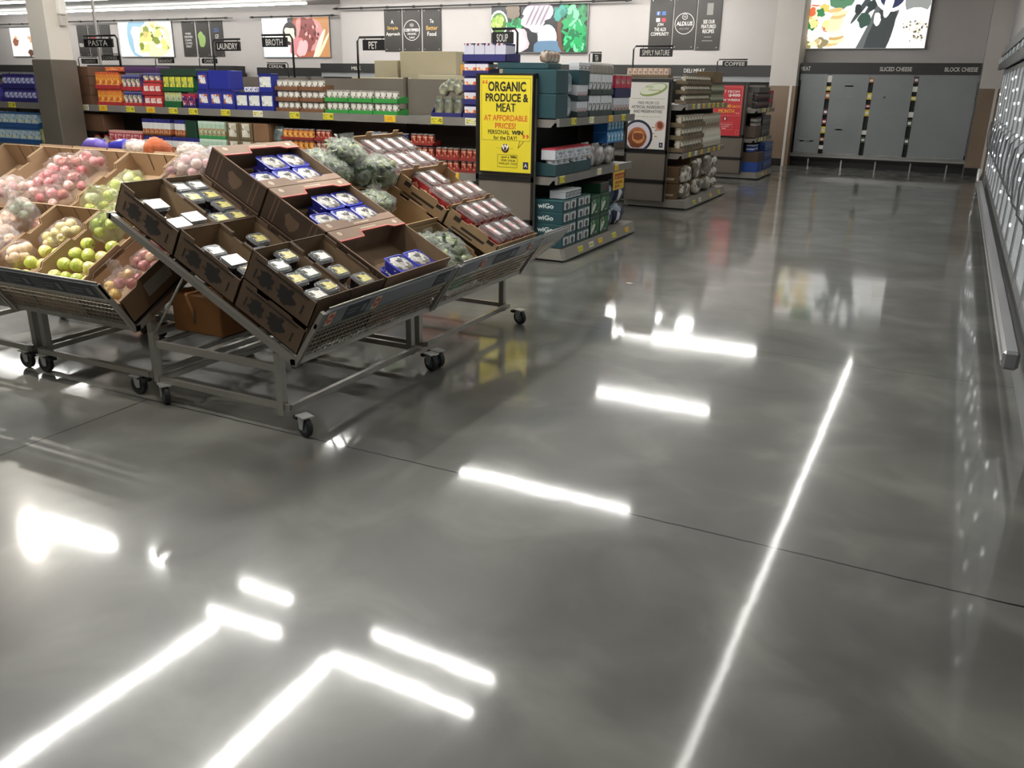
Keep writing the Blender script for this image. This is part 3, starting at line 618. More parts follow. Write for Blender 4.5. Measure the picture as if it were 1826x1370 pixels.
poster('white poster with a pancake plate on the second gondola end', -3.89, .77, .52, .83, 11.172, [mat('#ded9d2', .4), mat('#3a3a3a', .5), mat('#8d9a5c', .5), mat('#d9dcc4', .5), mat('#23283a', .4), mat('#cfc6cf', .4), mat('#a9653a', .4), mat('#7a4223', .4), mat('#c98a58', .4), mat('#c9877a', .4), mat('#20264f', .5)], w_draw)
def r_draw(q, W, H):
    L = lambda s, a, b, c, d, k=0, bo=.02: letters(q, s, a*W, (1-d)*H, c*W, (1-b)*H, k, .002, bo)
    frame(q, .04*W, .4*H, .96*W, .97*H, .004, 2, .001); L('IT FROM', .3, .1, .86, .15, 0, .03); L('$400', .5, .165, .9, .23, 0, .04); L('IN WEEKS', .3, .265, .9, .31, 0, .03)
    L('TO', .06, .39, .2, .44, 1); L('$400', .23, .375, .62, .45, 1, .04); L('EACH', .66, .39, .92, .44, 1); L('MONTH.', .2, .47, .78, .545, 1, .04)
    shape(q, .45*W, .34*H, .08*W, .08*W, 3); shape(q, .45*W, .34*H, .03*W, .05*W, 0, .003, 10); L('\u201d', .8, .53, .92, .57, 2)
    frame(q, .12*W, .12*H, .72*W, .27*H, .003, 2); L('A LITTLE ONLY', .17, .76, .7, .785, 0, 0); L('IS A BIG', .25, .8, .6, .825, 0, 0); L('WIN', .35, .84, .5, .865, 0)
    frame(q, .84*W, .04*H, .95*W, .12*H, .003, 2)
poster('red poster with $400 EACH MONTH lettering on the farthest gondola end', -3.92, .74, .51, .85, 15.772, [mat('#c8323c', .4), mat('#f0e6e0', .5), mat('#f0b43c', .5), mat('#f09a90', .5), mat('#8a1c24', .5)], r_draw)

# ---- aisle signs on black poles
FL = mat('#171615', .45); FT = mat('#e2dfd8', .5)
def flag(label, x0, x1, z0, z1, Y, text, pole_x, pole_z, rod):
    t = thing('aisle_sign', label, 'sign', T(pole_x, Y, pole_z))
    W = x1-x0; m = MB(); zt = rod-pole_z
    dx = x0-pole_x if abs(x0-pole_x) < abs(x1-pole_x) else x1-pole_x
    far = x1-pole_x if dx == x0-pole_x else x0-pole_x
    sgn = 1 if far > 0 else -1
    m.tube([(0, 0, 0), (0, 0, zt-.04), (sgn*.03, 0, zt), (far, 0, zt)], .012, 8); m.build('pole', FL, t)
    a = x0-pole_x; b = MB(); b.cbox(a, -.012, z0-pole_z, a+W, .012, z1-pole_z, .004)
    b.build('flag_board', FL, t)
    for q in (.1*W, .9*W): MB().tube([(a+q, 0, z1-pole_z), (a+q, 0, zt)], .004, 6).build('hook', FL, t)
    q = MB(T(a, -.013, z0-pole_z) @ FACE['-y']); H = z1-z0
    for i, s in enumerate(text.split('/')):
        n = len(text.split('/')); tw = min(.84, .135*len(s)) if n == 1 else min(.84, .1*len(s))
        letters(q, s, W*(.5-tw/2), H*(1-(i+.85)/n), W*(.5+tw/2), H*(1-(i+.18)/n), 0, .001)
    q.build('lettering', FT, t)
flag('black PASTA aisle sign on a bent pole', -10.325, -9.793, 1.921, 2.024, 8.14, 'PASTA', -9.71, 1.53, 2.06)
flag('black LAUNDRY aisle sign on a bent pole', -8.04, -7.662, 1.872, 1.975, 8.14, 'LAUNDRY', -8.09, 1.53, 2.0)
flag('black BROTH aisle sign in front of the steak picture', -7.32, -6.951, 1.912, 2.015, 8.14, 'BROTH', -6.88, 1.53, 2.04)
flag('black PET aisle sign on a bent pole', -5.906, -5.626, 1.872, 1.98, 8.14, 'PET', -5.98, 1.53, 2.005)
flag('black SOUP aisle sign in front of the greens picture', -4.315, -4.081, 1.932, 2.04, 8.14, 'SOUP', -4.035, 1.53, 2.07)
flag('black aisle sign on a bent pole above the white pancake poster', -4.078, -3.614, 1.935, 2.04, 12.04, 'SIMPLY NATURE', -4.17, 1.5, 2.07)
flag('black COFFEE aisle sign above the red poster', -4.034, -3.586, 1.912, 2.008, 16.64, 'COFFEE', -4.13, 1.5, 2.035)
flag('small black aisle sign right of the teal cases', -6.599, -6.414, 1.983, 2.138, 16.64, 'TEA', -6.667, 1.5, 2.160)
flag('small black aisle sign below the pasta salad picture', -18.447, -17.901, 1.922, 2.033, 16.64, 'BREAKFAST', -18.559, 1.5, 2.049)
flag('small black aisle sign below the LAUNDRY sign', -16.945, -16.446, 1.922, 2.033, 16.64, 'CANDY', -17.039, 1.5, 2.071)
flag('small black aisle sign below the PASTA sign, left of two', -21.321, -20.699, 1.899, 2.027, 16.64, 'CONDIMENTS', -21.443, 1.5, 2.060)
flag('small black aisle sign below the PASTA sign, right of two', -20.526, -19.877, 1.988, 2.108, 16.64, 'COOKIES', -19.815, 1.5, 2.141)
flag('small black aisle sign left of the MILK header', -14.871, -14.318, 1.815, 1.915, 16.64, 'CEREAL', -14.241, 1.5, 1.943)
# ================================================================ goods on the shelves
def me_box(w, d, h, ms, flap=True, b=.004):
    m = MB(); m.cbox(-w/2, -d/2, 0, w/2, d/2, h, min(b, w*.1))
    if flap: m.box(-w*.46, -.002, h, w*.46, .002, h+.0015)
    return m.mesh('package', ms)
def me_can(r, h, ms):
    return MB().lathe([(r*.9, 0), (r, .003), (r, .008), (r*.97, .012), (r*.97, h-.012), (r, h-.008), (r, h-.002), (r*.9, h), (r*.88, h-.004)], 14, ks=[1,1,1,0,1,1,1,1]).mesh('can', ms)
def me_jar(r, h, ms):
    return MB().lathe([(r*.85, 0), (r, .01), (r, h*.68), (r*.72, h*.8), (r*.72, h*.83), (r*.78, h*.83), (r*.78, h)], 12, ks=[0,0,0,0,1,1]).mesh('jar', ms)
def me_bottle(r, h, ms):
    return MB().lathe([(r*.9, 0), (r, .012), (r, h*.6), (r*.4, h*.82), (r*.36, h*.9), (r*.44, h*.9), (r*.42, h)], 12, ks=[0,0,0,0,1,1]).mesh('bottle', ms)
def me_bag(w, d, h, ms, seed=0):
    m = MB(); m.blob((0, 0, h*.46), (w/2, d/2, h*.46), 0, seed, .28, 12, 8, .62, 2.2); m.box(-w*.4, -.004, h*.86, w*.4, .004, h, 0)
    m.v = [(a, b, max(c, 0)) for a, b, c in m.v]
    return m.mesh('bag', ms)
def me_tray(w, d, hb, hf, m):
    """shelf-ready tray: low front lip, higher sides and back"""
    q = MB(); e = .005
    q.box(-w/2, -d/2, 0, w/2, d/2, e); q.box(-w/2, -d/2, 0, w/2, -d/2+e, hf); q.box(-w/2, d/2-e, 0, w/2, d/2, hb)
    for sx in (-w/2, w/2-e): q.prism([(-d/2, 0), (d/2, 0), (d/2, hb), (d/2-d*.4, hb), (-d/2, hf)], (sx+e, 0, 0), (0, 1, 0), (0, 0, 1), e)
    return q.mesh('tray', m)
TW = {1: [''], 2: ['lower', 'upper'], 3: ['bottom', 'middle', 'top'], 4: ['bottom', 'second-lowest', 'second-highest', 'top']}
CW = {1: [''], 2: ['left', 'right'], 3: ['left', 'middle', 'right'], 4: ['far-left', 'mid-left', 'mid-right', 'far-right']}
def stack(F, x0, x1, z, tiers, cols, where, tray, item, nx, dep=.22, y=.03, tops=None):
    """trays of goods: tray = (height back, height front, material, description) or None; item = (kind, category, height, mesh fn, description)"""
    w = (x1-x0)/cols; kind, cat, ih, fn, desc = item; iw = w/nx
    if tray: tm = me_tray(w-.006, dep, tray[0], tray[1], tray[2])
    im = fn(iw*.96 if tray is None else (w-.02)/nx*.97, ih)
    th = ih+(.008 if tray else .002)
    for c in range(cols):
        for k in range(tops[c] if tops else tiers):
            cx = x0+w*(c+.5); zz = z+k*th; ph = ' '.join(v for v in (TW[tiers][k], CW[cols][c]) if v)
            M = F @ T(cx, y+dep/2, zz)
            if tray:
                tag(place('display_tray', tm, None, M), ('%s, %s one, %s' % (tray[3], ph, where)) if ph else '%s %s' % (tray[3], where), 'tray', '%s %s' % (tray[3], where))
            for i in range(nx):
                ww = (w-.02)/nx if tray else iw; xx = -ww*nx/2+ww*(i+.5)
                o = place(kind, im, None, M @ T(xx, (-dep/2+.012+idep(im)) if tray else (-dep/2+idep(im)), .0055 if tray else 0))
                which = '' if nx == 1 else ' %s from left,' % ORD[i]
                lab = '%s%s, %s %s' % (('%s %s from left' % (ORD[i], desc)) if nx > 1 else desc, '', ph+(' tray,' if tray and ph else ',' if ph else ''), where)
                tag(o, fit(lab), cat, '%s %s' % (desc, where))
def fit(s):
    w = s.split()
    for d in ('the', 'on', 'shelf', 'and'):
        if len(w) > 16 and d in w: w.remove(d)
    return ' '.join(w)
def idep(me): return -min(v.co.y for v in me.vertices)
G = lambda ms, dp=.11: (lambda w, h: me_box(w, dp, h, ms))
CAN = lambda ms: (lambda w, h: me_can(w/2, h, ms))
JAR = lambda ms: (lambda w, h: me_jar(w/2, h, ms))
BOT = lambda ms: (lambda w, h: me_bottle(w/2, h, ms))
BAG = lambda ms, dp=.12, s=0: (lambda w, h: me_bag(w, dp, h, ms, s))
RIM = mat('#c9c6c0', .3, .8)
# materials of the goods
purp = pack(((0, '#352f7a'), (.32, '#4a4596'), (.8, '#2f2a6e')), (.32, .72, ('#b9bdda', '#8f97c9', '#dfe3f0', '#5a5a9f')), 7)
orng = pack(((0, '#c94f3a'), (.3, '#e08a3c'), (.85, '#d2603c')), (.12, .62, ('#e9b23f', '#d9722f', '#f2d48a', '#c4452c')), 6)
org2 = pack(((0, '#cf5a45'), (.85, '#e08a4c')), (.3, .8, ('#dd7a3c', '#f0b98a', '#c94a34', '#e59a50')), 6)
rwb = pack(((0, '#c43a3a'), (.22, '#5a4a80'), (.6, '#3a3a72'), (.85, '#6d6f98')), (.22, .72, ('#d9d2b8', '#b24a3c', '#e8e2d0', '#6f7a3c', '#4a3a5a')), 7)
redp = pack(((0, '#c8343c'), (.8, '#d24a4a')), (.3, .75, ('#eadfd2', '#e8c8bc', '#d06a60', '#f2eee6')), 5)
grn = pack(((0, '#1f5a34'), (.85, '#2a6a3a')), (.2, .95, ('#d6cf3e', '#a9b03a', '#c9c76a', '#e2dc5a', '#5f7a32')), 5)
gry = pack(((0, '#2f6a3c'), (.4, '#a9b59a')), (.4, .95, ('#c3c9b0', '#8f9c80', '#d3cf3a', '#b5bba5')), 5)
navyred = pack(((0, '#262a5e'), (.7, '#b0344a')), (.2, .85, ('#2b2f6a', '#b23a4a', '#8a2c4a', '#e0d8d8')), 6)
bluec = pack(((0, '#2a2f86'), (.2, '#34398f'), (.88, '#262a78')), (.32, .78, ('#d9dbe6', '#c9783f', '#eeeae2', '#b9653a', '#8f97bd'), .15, .85), 6)
bluew = pack(((0, '#2c3288'), (.3, '#2c3288'), (.86, '#222868')), (.28, .82, ('#e4e4da', '#d9dbc9', '#eeeee6', '#e4e4da', '#9a9a90'), .08, .92), 6)
blup = pack(((0, '#2a2f8c'), (.08, '#2d3390')), None)
whitecan = pack(((0, '#d6d2c6'), (.7, '#dedad0')), (.25, .75, ('#d8d4c8', '#efece4', '#a49c90', '#e6e2d8', '#5f5a54'), .0, 1.), 7)
ocan = pack(((0, '#d99a4a'), (.8, '#b2502f')), (.15, .6, ('#e0a34f', '#e6b765', '#c9813c', '#a8462c'), 0., 1.), 6)
rcan = pack(((0, '#a23a30'), (.85, '#8a3a2c')), (.15, .8, ('#b8463a', '#cfa07c', '#8f3028', '#d8c0a8', '#a03a30'), 0., 1.), 6)
lbox = pack(((0, '#8fa6c4'), (.85, '#b5c3d6')), (.2, .75, ('#a84a5a', '#93a9c6', '#d9dde6', '#7f93b8'), 0., 1.), 4)
nbox = pack(((0, '#25305c'), (.85, '#2c3868')), (.2, .75, ('#25305c', '#3a4a80', '#1d2748', '#8a93b0'), 0., 1.), 5)
dbox = pack(((0, '#5f3a26'), (.14, '#b9653c'), (.42, '#e8e6e2'), (.78, '#34357a')), (.1, .42, ('#a0532f', '#c98a58', '#7a4028', '#e0b890')), 9)
mint = pack(((0, '#4a9a5c'), (.2, '#a9824f'), (.45, '#b9d4bc'), (.85, '#cfe2d0')), (.2, .6, ('#b98a5a', '#9fc4a8', '#d9cdb0', '#7a5f3c')), 7)
brw = pack(((0, '#6f6048'), (.9, '#7d6e55')), (.2, .95, ('#dcd6c6', '#e6e1d3', '#c9c0ab', '#e6e1d3', '#8a7a62'), .2, .8), 4)
pink = pack(((0, '#b8474a'), (.12, '#dca98c'), (.5, '#b83a4a'), (.88, '#e0aaa2')), (.55, .82, ('#c4505a', '#e2b4b0', '#a82c40', '#f0d8d2')), 8)
brn = mottled('brown_case', '#5a3f2c', '#664835', 4, .7); brn2 = mottled('tan_case', '#7a5a40', '#866448', 4, .7)
TRb = mottled('brown_tray', '#6f4a34', '#7d553c', 5, .6); TRg = mat('#35913f', .5); TRg2 = mat('#1f5e33', .5); TRr = mat('#b23438', .5); TRn = mat('#2b2a6b', .5); TRred = mat('#8c2f2a', .5); TRteal = mat('#27454a', .45); TRpk = mat('#b0404a', .5)

F = T(0, 7.33, 0)     # front gondola: x along the shelf, y into it
UP = 'on long upper shelf'; zs = 1.2365
stack(F, -11.0, -10.36, zs, 2, 1, UP+' left of the column', (.16, .05, mat('#302c70', .5), 'purple tray'), ('carton', 'carton', .165, G(purp), 'purple and white carton'), 7)
stack(F, -11.42, -11.06, zs, 1, 1, UP+' at the far left edge', None, ('carton', 'carton', .22, G(purp), 'tall purple carton'), 2)
stack(F, -9.6, -9.34, zs, 4, 1, UP+' right of the column', None, ('shipping_case', 'box', .108, G(brn, .3), 'dark brown case'), 1, .32)
stack(F, -9.26, -8.84, zs, 2, 1, UP, (.1, .045, TRr, 'red tray of orange pasta boxes'), ('pasta_box', 'box', .182, G(orng), 'orange pasta box'), 4)
stack(F, -9.06, -8.72, zs+.385, 1, 1, 'topmost beside the brown cases', None, ('pasta_box', 'box', .05, G(org2, .2), 'flat orange pasta box lying'), 1)
stack(F, -8.82, -8.50, zs, 2, 1, UP+' beside the pasta boxes', (.09, .04, TRr, 'red tray of colourful packets'), ('packet', 'packet', .17, G(rwb), 'red and violet packet'), 4)
stack(F, -8.48, -8.18, zs, 2, 1, UP+' beside the green cartons', (.08, .045, TRr, 'red tray of pale packets'), ('packet', 'packet', .125, G(redp), 'pink and white packet'), 3)
stack(F, -8.44, -8.16, zs+.272, 1, 1, 'atop the pale red packets', None, ('packet', 'packet', .1, G(rwb), 'violet packet'), 3)
stack(F, -8.74, -8.2, zs+.372, 1, 1, 'atop the packets, long upper shelf', None, ('shipping_case', 'box', .07, G(pack(((0, '#4a3358'), (.5, '#5a3d66'))), .2), 'flat purple case'), 1)
stack(F, -8.155, -7.87, zs, 1, 1, UP+', lower green pair', (.1, .075, TRg2, 'dark green tray of grey pouches'), ('pouch', 'packet', .168, G(gry), 'grey green pouch'), 3)
stack(F, -7.86, -7.66, zs, 1, 1, UP+' beside the grey pouches', None, ('packet', 'packet', .155, G(navyred), 'red and navy packet'), 2)
stack(F, -8.15, -7.66, zs+.177, 1, 1, UP+', raised on the grey pouches', (.08, .05, TRg2, 'dark green tray of yellow pouches'), ('pouch', 'packet', .16, G(grn), 'yellow and green pouch'), 5)
stack(F, -8.16, -7.6, zs+.345, 1, 1, 'atop the yellow pouches', None, ('shipping_case', 'box', .075, G(mat('#27402f', .5), .2), 'flat dark green case'), 1)
stack(F, -7.62, -7.08, zs, 1, 1, UP+', under the plain blue case', None, ('carton', 'carton', .205, G(bluec), 'blue carton with orange picture'), 3)
stack(F, -7.6, -7.45, zs+.208, 1, 1, 'left of the plain blue case', None, ('carton', 'carton', .19, G(bluec), 'blue carton with white picture'), 1)
stack(F, -7.44, -7.13, zs+.208, 1, 1, 'atop the blue cartons', None, ('shipping_case', 'box', .2, G(blup, .22), 'large plain blue case'), 1)
stack(F, -7.06, -6.53, zs, 1, 1, UP+', beside the white can trays', None, ('carton', 'carton', .19, G(bluew), 'blue carton with white label'), 3)
stack(F, -6.72, -6.53, zs+.192, 1, 1, 'atop the blue and white cartons', None, ('carton', 'carton', .19, G(bluew), 'topmost blue carton with white label'), 1)
stack(F, -6.93, -6.74, zs+.192, 1, 1, 'lying on the blue cartons', None, ('carton', 'carton', .05, G(pack(((0, '#d9d9e2'),), (.1, .9, ('#e6e6ee', '#3a3f86', '#e6e6ee')), 5), .1), 'small white box'), 3)
stack(F, -6.5, -6.44, zs+.36, 1, 1, 'beyond the blue cartons', None, ('carton', 'carton', .01, G(blup, .3), 'thin blue card'), 1) if 0 else None
stack(F, -6.505, -5.865, zs, 3, 2, UP, (.06, .042, TRb, 'brown tray of white cans'), ('can', 'can', .1, CAN([whitecan, RIM]), 'white can'), 4, .19, tops=[3, 3])
stack(F, -5.855, -4.955, zs, 2, 3, UP, (.06, .042, TRg, 'green tray of white cans'), ('can', 'can', .108, CAN([whitecan, RIM]), 'small white can'), 4, .2)
stack(F, -4.57, -4.225, zs, 1, 1, UP+' near the yellow poster', (.16, .045, TRn, 'navy tray of silver pouches'), ('pouch', 'packet', .19, (lambda w, h: me_bag(w*.78, .09, h, mottled('pouch_foil', '#5d6258', '#d8d5b4', 9, .3, .2), 2)), 'crumpled silver yellow pouch'), 3)
for i in range(3):
    M = F @ T(-4.5+i*.105, .13, zs+.215+.02*(i % 2)) @ RY(40-30*i)
    tag(place('pouch', me_bag(.1, .09, .13, mottled('pouch_foil', '#5d6258', '#d8d5b4', 9, .3, .2), 4+i), None, M), 'silver pouch slumped on top of the navy tray, %s from left' % ORD[i], 'packet', 'slumped silver pouches')
owt = pack(((0, '#d9763f'), (.6, '#e8e4ea'), (.85, '#35306e')), (.1, .6, ('#e0793a', '#e9e2dc', '#c9532f', '#f0a878')), 5)
stack(F, -4.22, -3.94, zs, 4, 1, UP+' against the yellow poster', (.07, .05, TRn, 'navy tray of orange tubs'), ('tub', 'tub', .118, G(owt), 'white and orange tub'), 2)
stack(F, -4.22, -3.76, zs+.504, 1, 1, 'topmost beside the yellow poster', (.075, .065, TRn, 'wide navy tray'), ('carton', 'carton', .155, G(pack(((0, '#d4d2e0'), (.86, '#2d2a60')), (.86, 1., ('#a84a4a', '#2d2a60', '#d9d2d2')), 8), .2), 'pale lilac carton'), 4, .3)
LO = 'on lower shelf'; zl = .726
stack(F, -9.55, -9.2, zl, 1, 1, LO+' right of the column', (.17, .05, TRr, 'red open case'), ('bottle', 'bottle', .16, BOT([mat('#c9b9a0'), mat('#b23a34')]), 'small pale bottle'), 2, .25)
stack(F, -9.53, -9.2, zl+.21, 1, 1, LO+' atop the red open case', None, ('shipping_case', 'box', .2, G(brn, .3), 'brown case'), 1, .32)
stack(F, -9.16, -8.58, zl, 1, 1, LO, (.06, .03, TRpk, 'pink tray of cracker boxes'), ('cracker_box', 'box', .225, G(pink), 'pink and red cracker box'), 4)
stack(F, -8.55, -8.10, zl, 2, 1, LO+' beside the cracker boxes', None, ('carton', 'carton', .19, G(dbox), 'navy topped milk carton'), 6)
stack(F, -8.09, -7.68, zl, 1, 1, LO+' under the green case', None, ('carton', 'carton', .19, G(dbox), 'navy topped pale carton'), 6)
stack(F, -8.03, -7.87, zl+.192, 1, 1, LO+' beside the green case', None, ('carton', 'carton', .19, G(dbox), 'raised navy topped carton'), 2)
stack(F, -7.86, -7.69, zl+.192, 1, 1, LO+' atop the pale cartons', None, ('shipping_case', 'box', .19, G(mat('#1c3d2b', .55), .22), 'dark green case'), 1)
stack(F, -7.66, -7.26, zl, 2, 2, LO, None, ('carton', 'carton', .19, G(mint), 'mint green carton'), 3)
stack(F, -7.24, -6.86, zl, 2, 2, LO, None, ('shipping_case', 'box', .19, G(brw, .26), 'brown open case of white packs'), 1, .28)
stack(F, -6.85, -6.63, zl+.192, 1, 1, LO+', set back dark', None, ('shipping_case', 'box', .19, G(brn2, .24), 'plain tan case'), 1, .26)
stack(F, -6.85, -6.5, zl, 1, 1, LO+' under the tan case', None, ('shipping_case', 'box', .19, G(brw, .26), 'low brown open case'), 2, .28)
tag(place('pouch', me_bag(.13, .1, .17, mottled('foil', '#55605e', '#aab4b2', 8, .25, .3), 9), None, F @ T(-6.53, .1, zl+.192)), 'crumpled grey pouch beside the orange can trays on the lower shelf', 'packet')
stack(F, -6.47, -6.03, zl, 3, 1, LO, (.05, .028, TRred, 'dark red tray of orange cans'), ('can', 'can', .108, CAN([ocan, RIM]), 'orange can'), 6, .17)
stack(F, -6.02, -5.6, zl, 3, 2, LO+' beside the orange cans', (.05, .028, TRred, 'dark red tray of red cans'), ('can', 'can', .108, CAN([rcan, RIM]), 'red can'), 3, .17, tops=[3, 2])
stack(F, -5.59, -5.36, zl, 2, 1, LO+' behind the strawberry cartons', (.05, .028, TRred, 'dark red tray of mixed cans'), ('can', 'can', .108, CAN([rcan, RIM]), 'dull red can'), 3, .17)
stack(F, -5.35, -5.1, zl+.236, 1, 1, LO, (.05, .028, TRpk, 'violet tray of blue tins'), ('tin', 'can', .108, CAN([lbox, RIM]), 'pale blue tin'), 3, .17)
stack(F, -5.35, -5.1, zl, 2, 1, LO+' under the blue tins', (.05, .028, TRred, 'dark red tray'), ('can', 'can', .108, CAN([rcan, RIM]), 'shadowed red can'), 3, .17)
stack(F, -5.09, -4.85, zl, 3, 1, LO+' amid red cans', (.05, .028, TRn, 'navy tray of navy cans'), ('can', 'can', .108, CAN([nbox, RIM]), 'navy can'), 3, .17)
stack(F, -4.84, -4.55, zl+.236, 1, 1, LO+' right of the navy cans', (.05, .028, TRred, 'top red tray'), ('can', 'can', .108, CAN([rcan, RIM]), 'high red can'), 4, .17)
stack(F, -4.84, -3.98, zl, 2, 3, LO+' left of the yellow poster', (.05, .028, TRred, 'red tray'), ('can', 'can', .108, CAN([rcan, RIM]), 'tomato red can'), 4, .17)
bw = pack(((0, '#3a67a0'), (.3, '#a9c8da'), (.85, '#4a78b0')), (.3, .85, ('#bcd4e2', '#6f9cc4', '#dfe6cc', '#c9dce4', '#e0cf8a')), 6)
stack(F, -11.3, -10.42, zl, 2, 2, LO+' left of the column', (.1, .06, mat('#2f5a92', .5), 'blue tray of pale blue pouches'), ('pouch', 'packet', .19, G(bw), 'pale blue pouch'), 3)
stack(F, -10.4, -10.22, zl, 1, 1, LO+' left of the column', None, ('packet', 'packet', .2, G(pack(((0, '#7a8a4a'), (.8, '#a8b06a')), (.2, .8, ('#c9c27a', '#7a8a4a', '#e0d8a0')), 5)), 'olive packet'), 1)
stack(F, -10.2, -10.06, zl, 4, 1, LO+' by the column edge', None, ('packet', 'packet', .1, G(pack(((0, '#d9b25a'), (.8, '#e6d08a')), (.2, .8, ('#d9b25a', '#b98a3c', '#efe2b8')), 5)), 'yellow packet'), 1)
# pale cases stored behind the back panel
pale = mottled('pale_case', '#b5ab90', '#bfb59a', 2, .6)
for lab, x0, x1, z0, z1, y in [('largest pale cream storage case above the gondola back', -5.84, -5.1, 1.53, 1.885, 8.75), ('left pale cream storage case beside the largest', -6.2, -5.88, 1.53, 1.79, 8.75), ('flat pale cream case in front of the largest', -5.35, -4.55, 1.53, 1.63, 8.35), ('low pale cream case at the left of the stack', -6.2, -5.4, 1.53, 1.60, 8.3), ('pale cream case behind the orange price card', -4.6, -4.4, 1.53, 1.72, 8.75)]:
    m = MB(); m.cbox(x0, y, z0, x1, y+.35, z1, .006); m.box(x0+.03, y-.001, (z0+z1)/2, x1-.03, y+.001, (z0+z1)/2+.004); m.lathe([(.02, -.003), (.02, .0)], 8, (x0+.35*(x1-x0), y, z0+.3*(z1-z0)), None, 'y')
    tag(m.build('storage_case', pale), lab, 'box')
m = MB(); m.box(-11.6, 8.0, .1, -3.95, 9.1, 1.16); m.box(-11.6, 8.2, 1.5, -3.95, 9.15, 1.53)
t = thing('shelving_unit', 'far side of the front gondola, behind its back panel', 'shelving', T(0, 8.1, 0)); m.M = None
MB().box(-11.6, .0, .1, -3.95, 1.0, .2).build('base', SHELF, t); MB().box(-11.6, .0, 1.49, -3.95, 1.1, 1.53).build('shelf', SHELF, t); MB().box(-11.6, .05, .2, -3.95, .09, 1.49).build('back_panel', BACKP, t)
q = MB(FACE['-y']); rect(q, -4.78, 1.64, -4.62, 1.74, 0, 0); rect(q, -4.62, 1.64, -4.52, 1.74, 1, 0); rect(q, -4.66, 1.531, -4.64, 1.64, 1, 0)
tag(q.build('price_card', [mat('#e0a24a'), mat('#dcd8c4')], None, T(0, 8.3, 0)), 'orange and cream price card above the back panel', 'card')

# ---- end shelf of the front gondola
E1 = T(-3.05, 7.15, 0) @ RZ(90); TE = 'upper shelf by yellow poster'
tealc = pack(((0, '#2b5055'), (.04, '#27474d'), (.97, '#2f5a5e')), None); wht = pack(((0, '#c9ccd0'), (.5, '#d8dbde')), (.15, .6, ('#4a4844', '#c9ccd0', '#6a4f42', '#d8dbde')), 6)
whr = pack(((0, '#c9ccd0'), (.5, '#cfd3d8')), (.08, .55, ('#9a5a50', '#c9ccd0', '#b8786a', '#55534f')), 6)
sil = mottled('clear_bag', '#7f8a94', '#d9dce0', 7, .2, .2)
def lone(name, me, M, label, cat, group=None): return tag(place(name, me, None, M), label, cat, group)
for k, (zz, nm) in enumerate([(1.27, 'lower'), (1.475, 'upper')]):
    m = MB(); m.cbox(.002, .112, zz, .27, .64, zz+.2, .005); 
    o = lone('shipping_case', m.mesh('case', tealc), E1, '%s large plain teal case %s' % (nm, TE), 'box')
    q = MB(T(-.0015, .44, zz+.02) @ FACE['-x']); letters(q, 'simply', 0, 0, .12, .025); rect(q, -.2, 0, -.1, .01); q.build('lettering', mat('#8fb0b0'), o)
    lone('snack_bag', me_bag(.2, .1, .2, sil, k+1), E1 @ T(.38, .2, zz), 'glossy white snack bag in the %s teal case' % nm, 'bag')
m = MB(); m.cbox(.02, .2, 1.678, .3, .7, 1.73, .005); lone('shipping_case', m.mesh('case', tealc), E1, 'flat teal case on top beside the SOUP pole', 'box')
for i in range(4): lone('nut_bag', me_bag(.08, .08, .1, mottled('nuts', '#8a6a52', '#d8d2c8', 12, .3), i+5), E1 @ T(.05+.075*i, .25, 1.732), 'small nut bag on the teal cases, %s from left' % ORD[i], 'bag', 'small nut bags')
stack(E1, .5, .78, 1.27, 2, 1, TE, (.06, .045, mat('#3b4a4a', .5), 'grey green tray'), ('pouch', 'packet', .135, G(whr, .1), 'grey pouch with red fruit'), 4, .18, .112)
stack(E1, .5, .78, 1.556, 1, 1, TE+', third tier', None, ('shipping_case', 'box', .12, G(tealc, .2), 'teal trail mix case'), 1, .2, .112)
stack(E1, .5, .78, 1.678, 1, 1, 'atop the teal trail mix case', None, ('pouch', 'packet', .07, G(wht, .1), 'low white pouch'), 3, .18, .112)
stack(E1, .8, 1.44, 1.27, 2, 2, TE, (.06, .05, mat('#33413f', .5), 'dark tray of white pouches'), ('pouch', 'packet', .185, G(wht, .1), 'white pouch with brown picture'), 3, .18, .112)
stack(E1, .8, 1.44, 1.655, 1, 1, 'topmost on the white pouches', None, ('jar', 'jar', .1, JAR([mat('#9a948a', .3), mat('#d9d6d0')]), 'small grey jar'), 8, .14, .112)
stack(E1, 1.48, 1.98, 1.27, 1, 1, TE+', far end', (.06, .04, mat('#2c4a46', .5), 'teal tray of nut bags'), ('pouch', 'packet', .16, G(whr, .1), 'white bag with red nuts'), 5, .18, .112)
stack(E1, 1.48, 1.98, 1.436, 1, 1, 'atop the nut bags, far end', None, ('shipping_case', 'box', .09, G(mat('#23224f', .5), .2), 'navy case'), 1, .2, .112)
stack(E1, 1.48, 1.98, 1.528, 1, 1, 'atop the navy case', None, ('packet', 'packet', .13, G(pack(((0, '#b8304a'), (.9, '#a89a80')), (.3, .9, ('#c8385a', '#8a7a62', '#b8304a', '#d9a8a0')), 5), .1), 'crimson packet'), 3, .18, .112)
MD = 'middle shelf by yellow poster'
stack(E1, .04, .9, .77, 1, 2, MD, (.12, .1, TRteal, 'teal tray of white tubs'), ('tub', 'tub', .13, JAR([mat('#c9ccd0', .3), mat('#e0e2e4')]), 'white tub'), 3, .3, .112)
stack(E1, .04, .9, .908, 1, 1, MD+', second tier', None, ('carton', 'carton', .1, G(pack(((0, '#c9ccd2'), (.86, '#b8404a')), (.15, .7, ('#c9ccd2', '#8f98a6', '#dde0e6')), 5), .14), 'white carton with red lid'), 4, .18, .12)
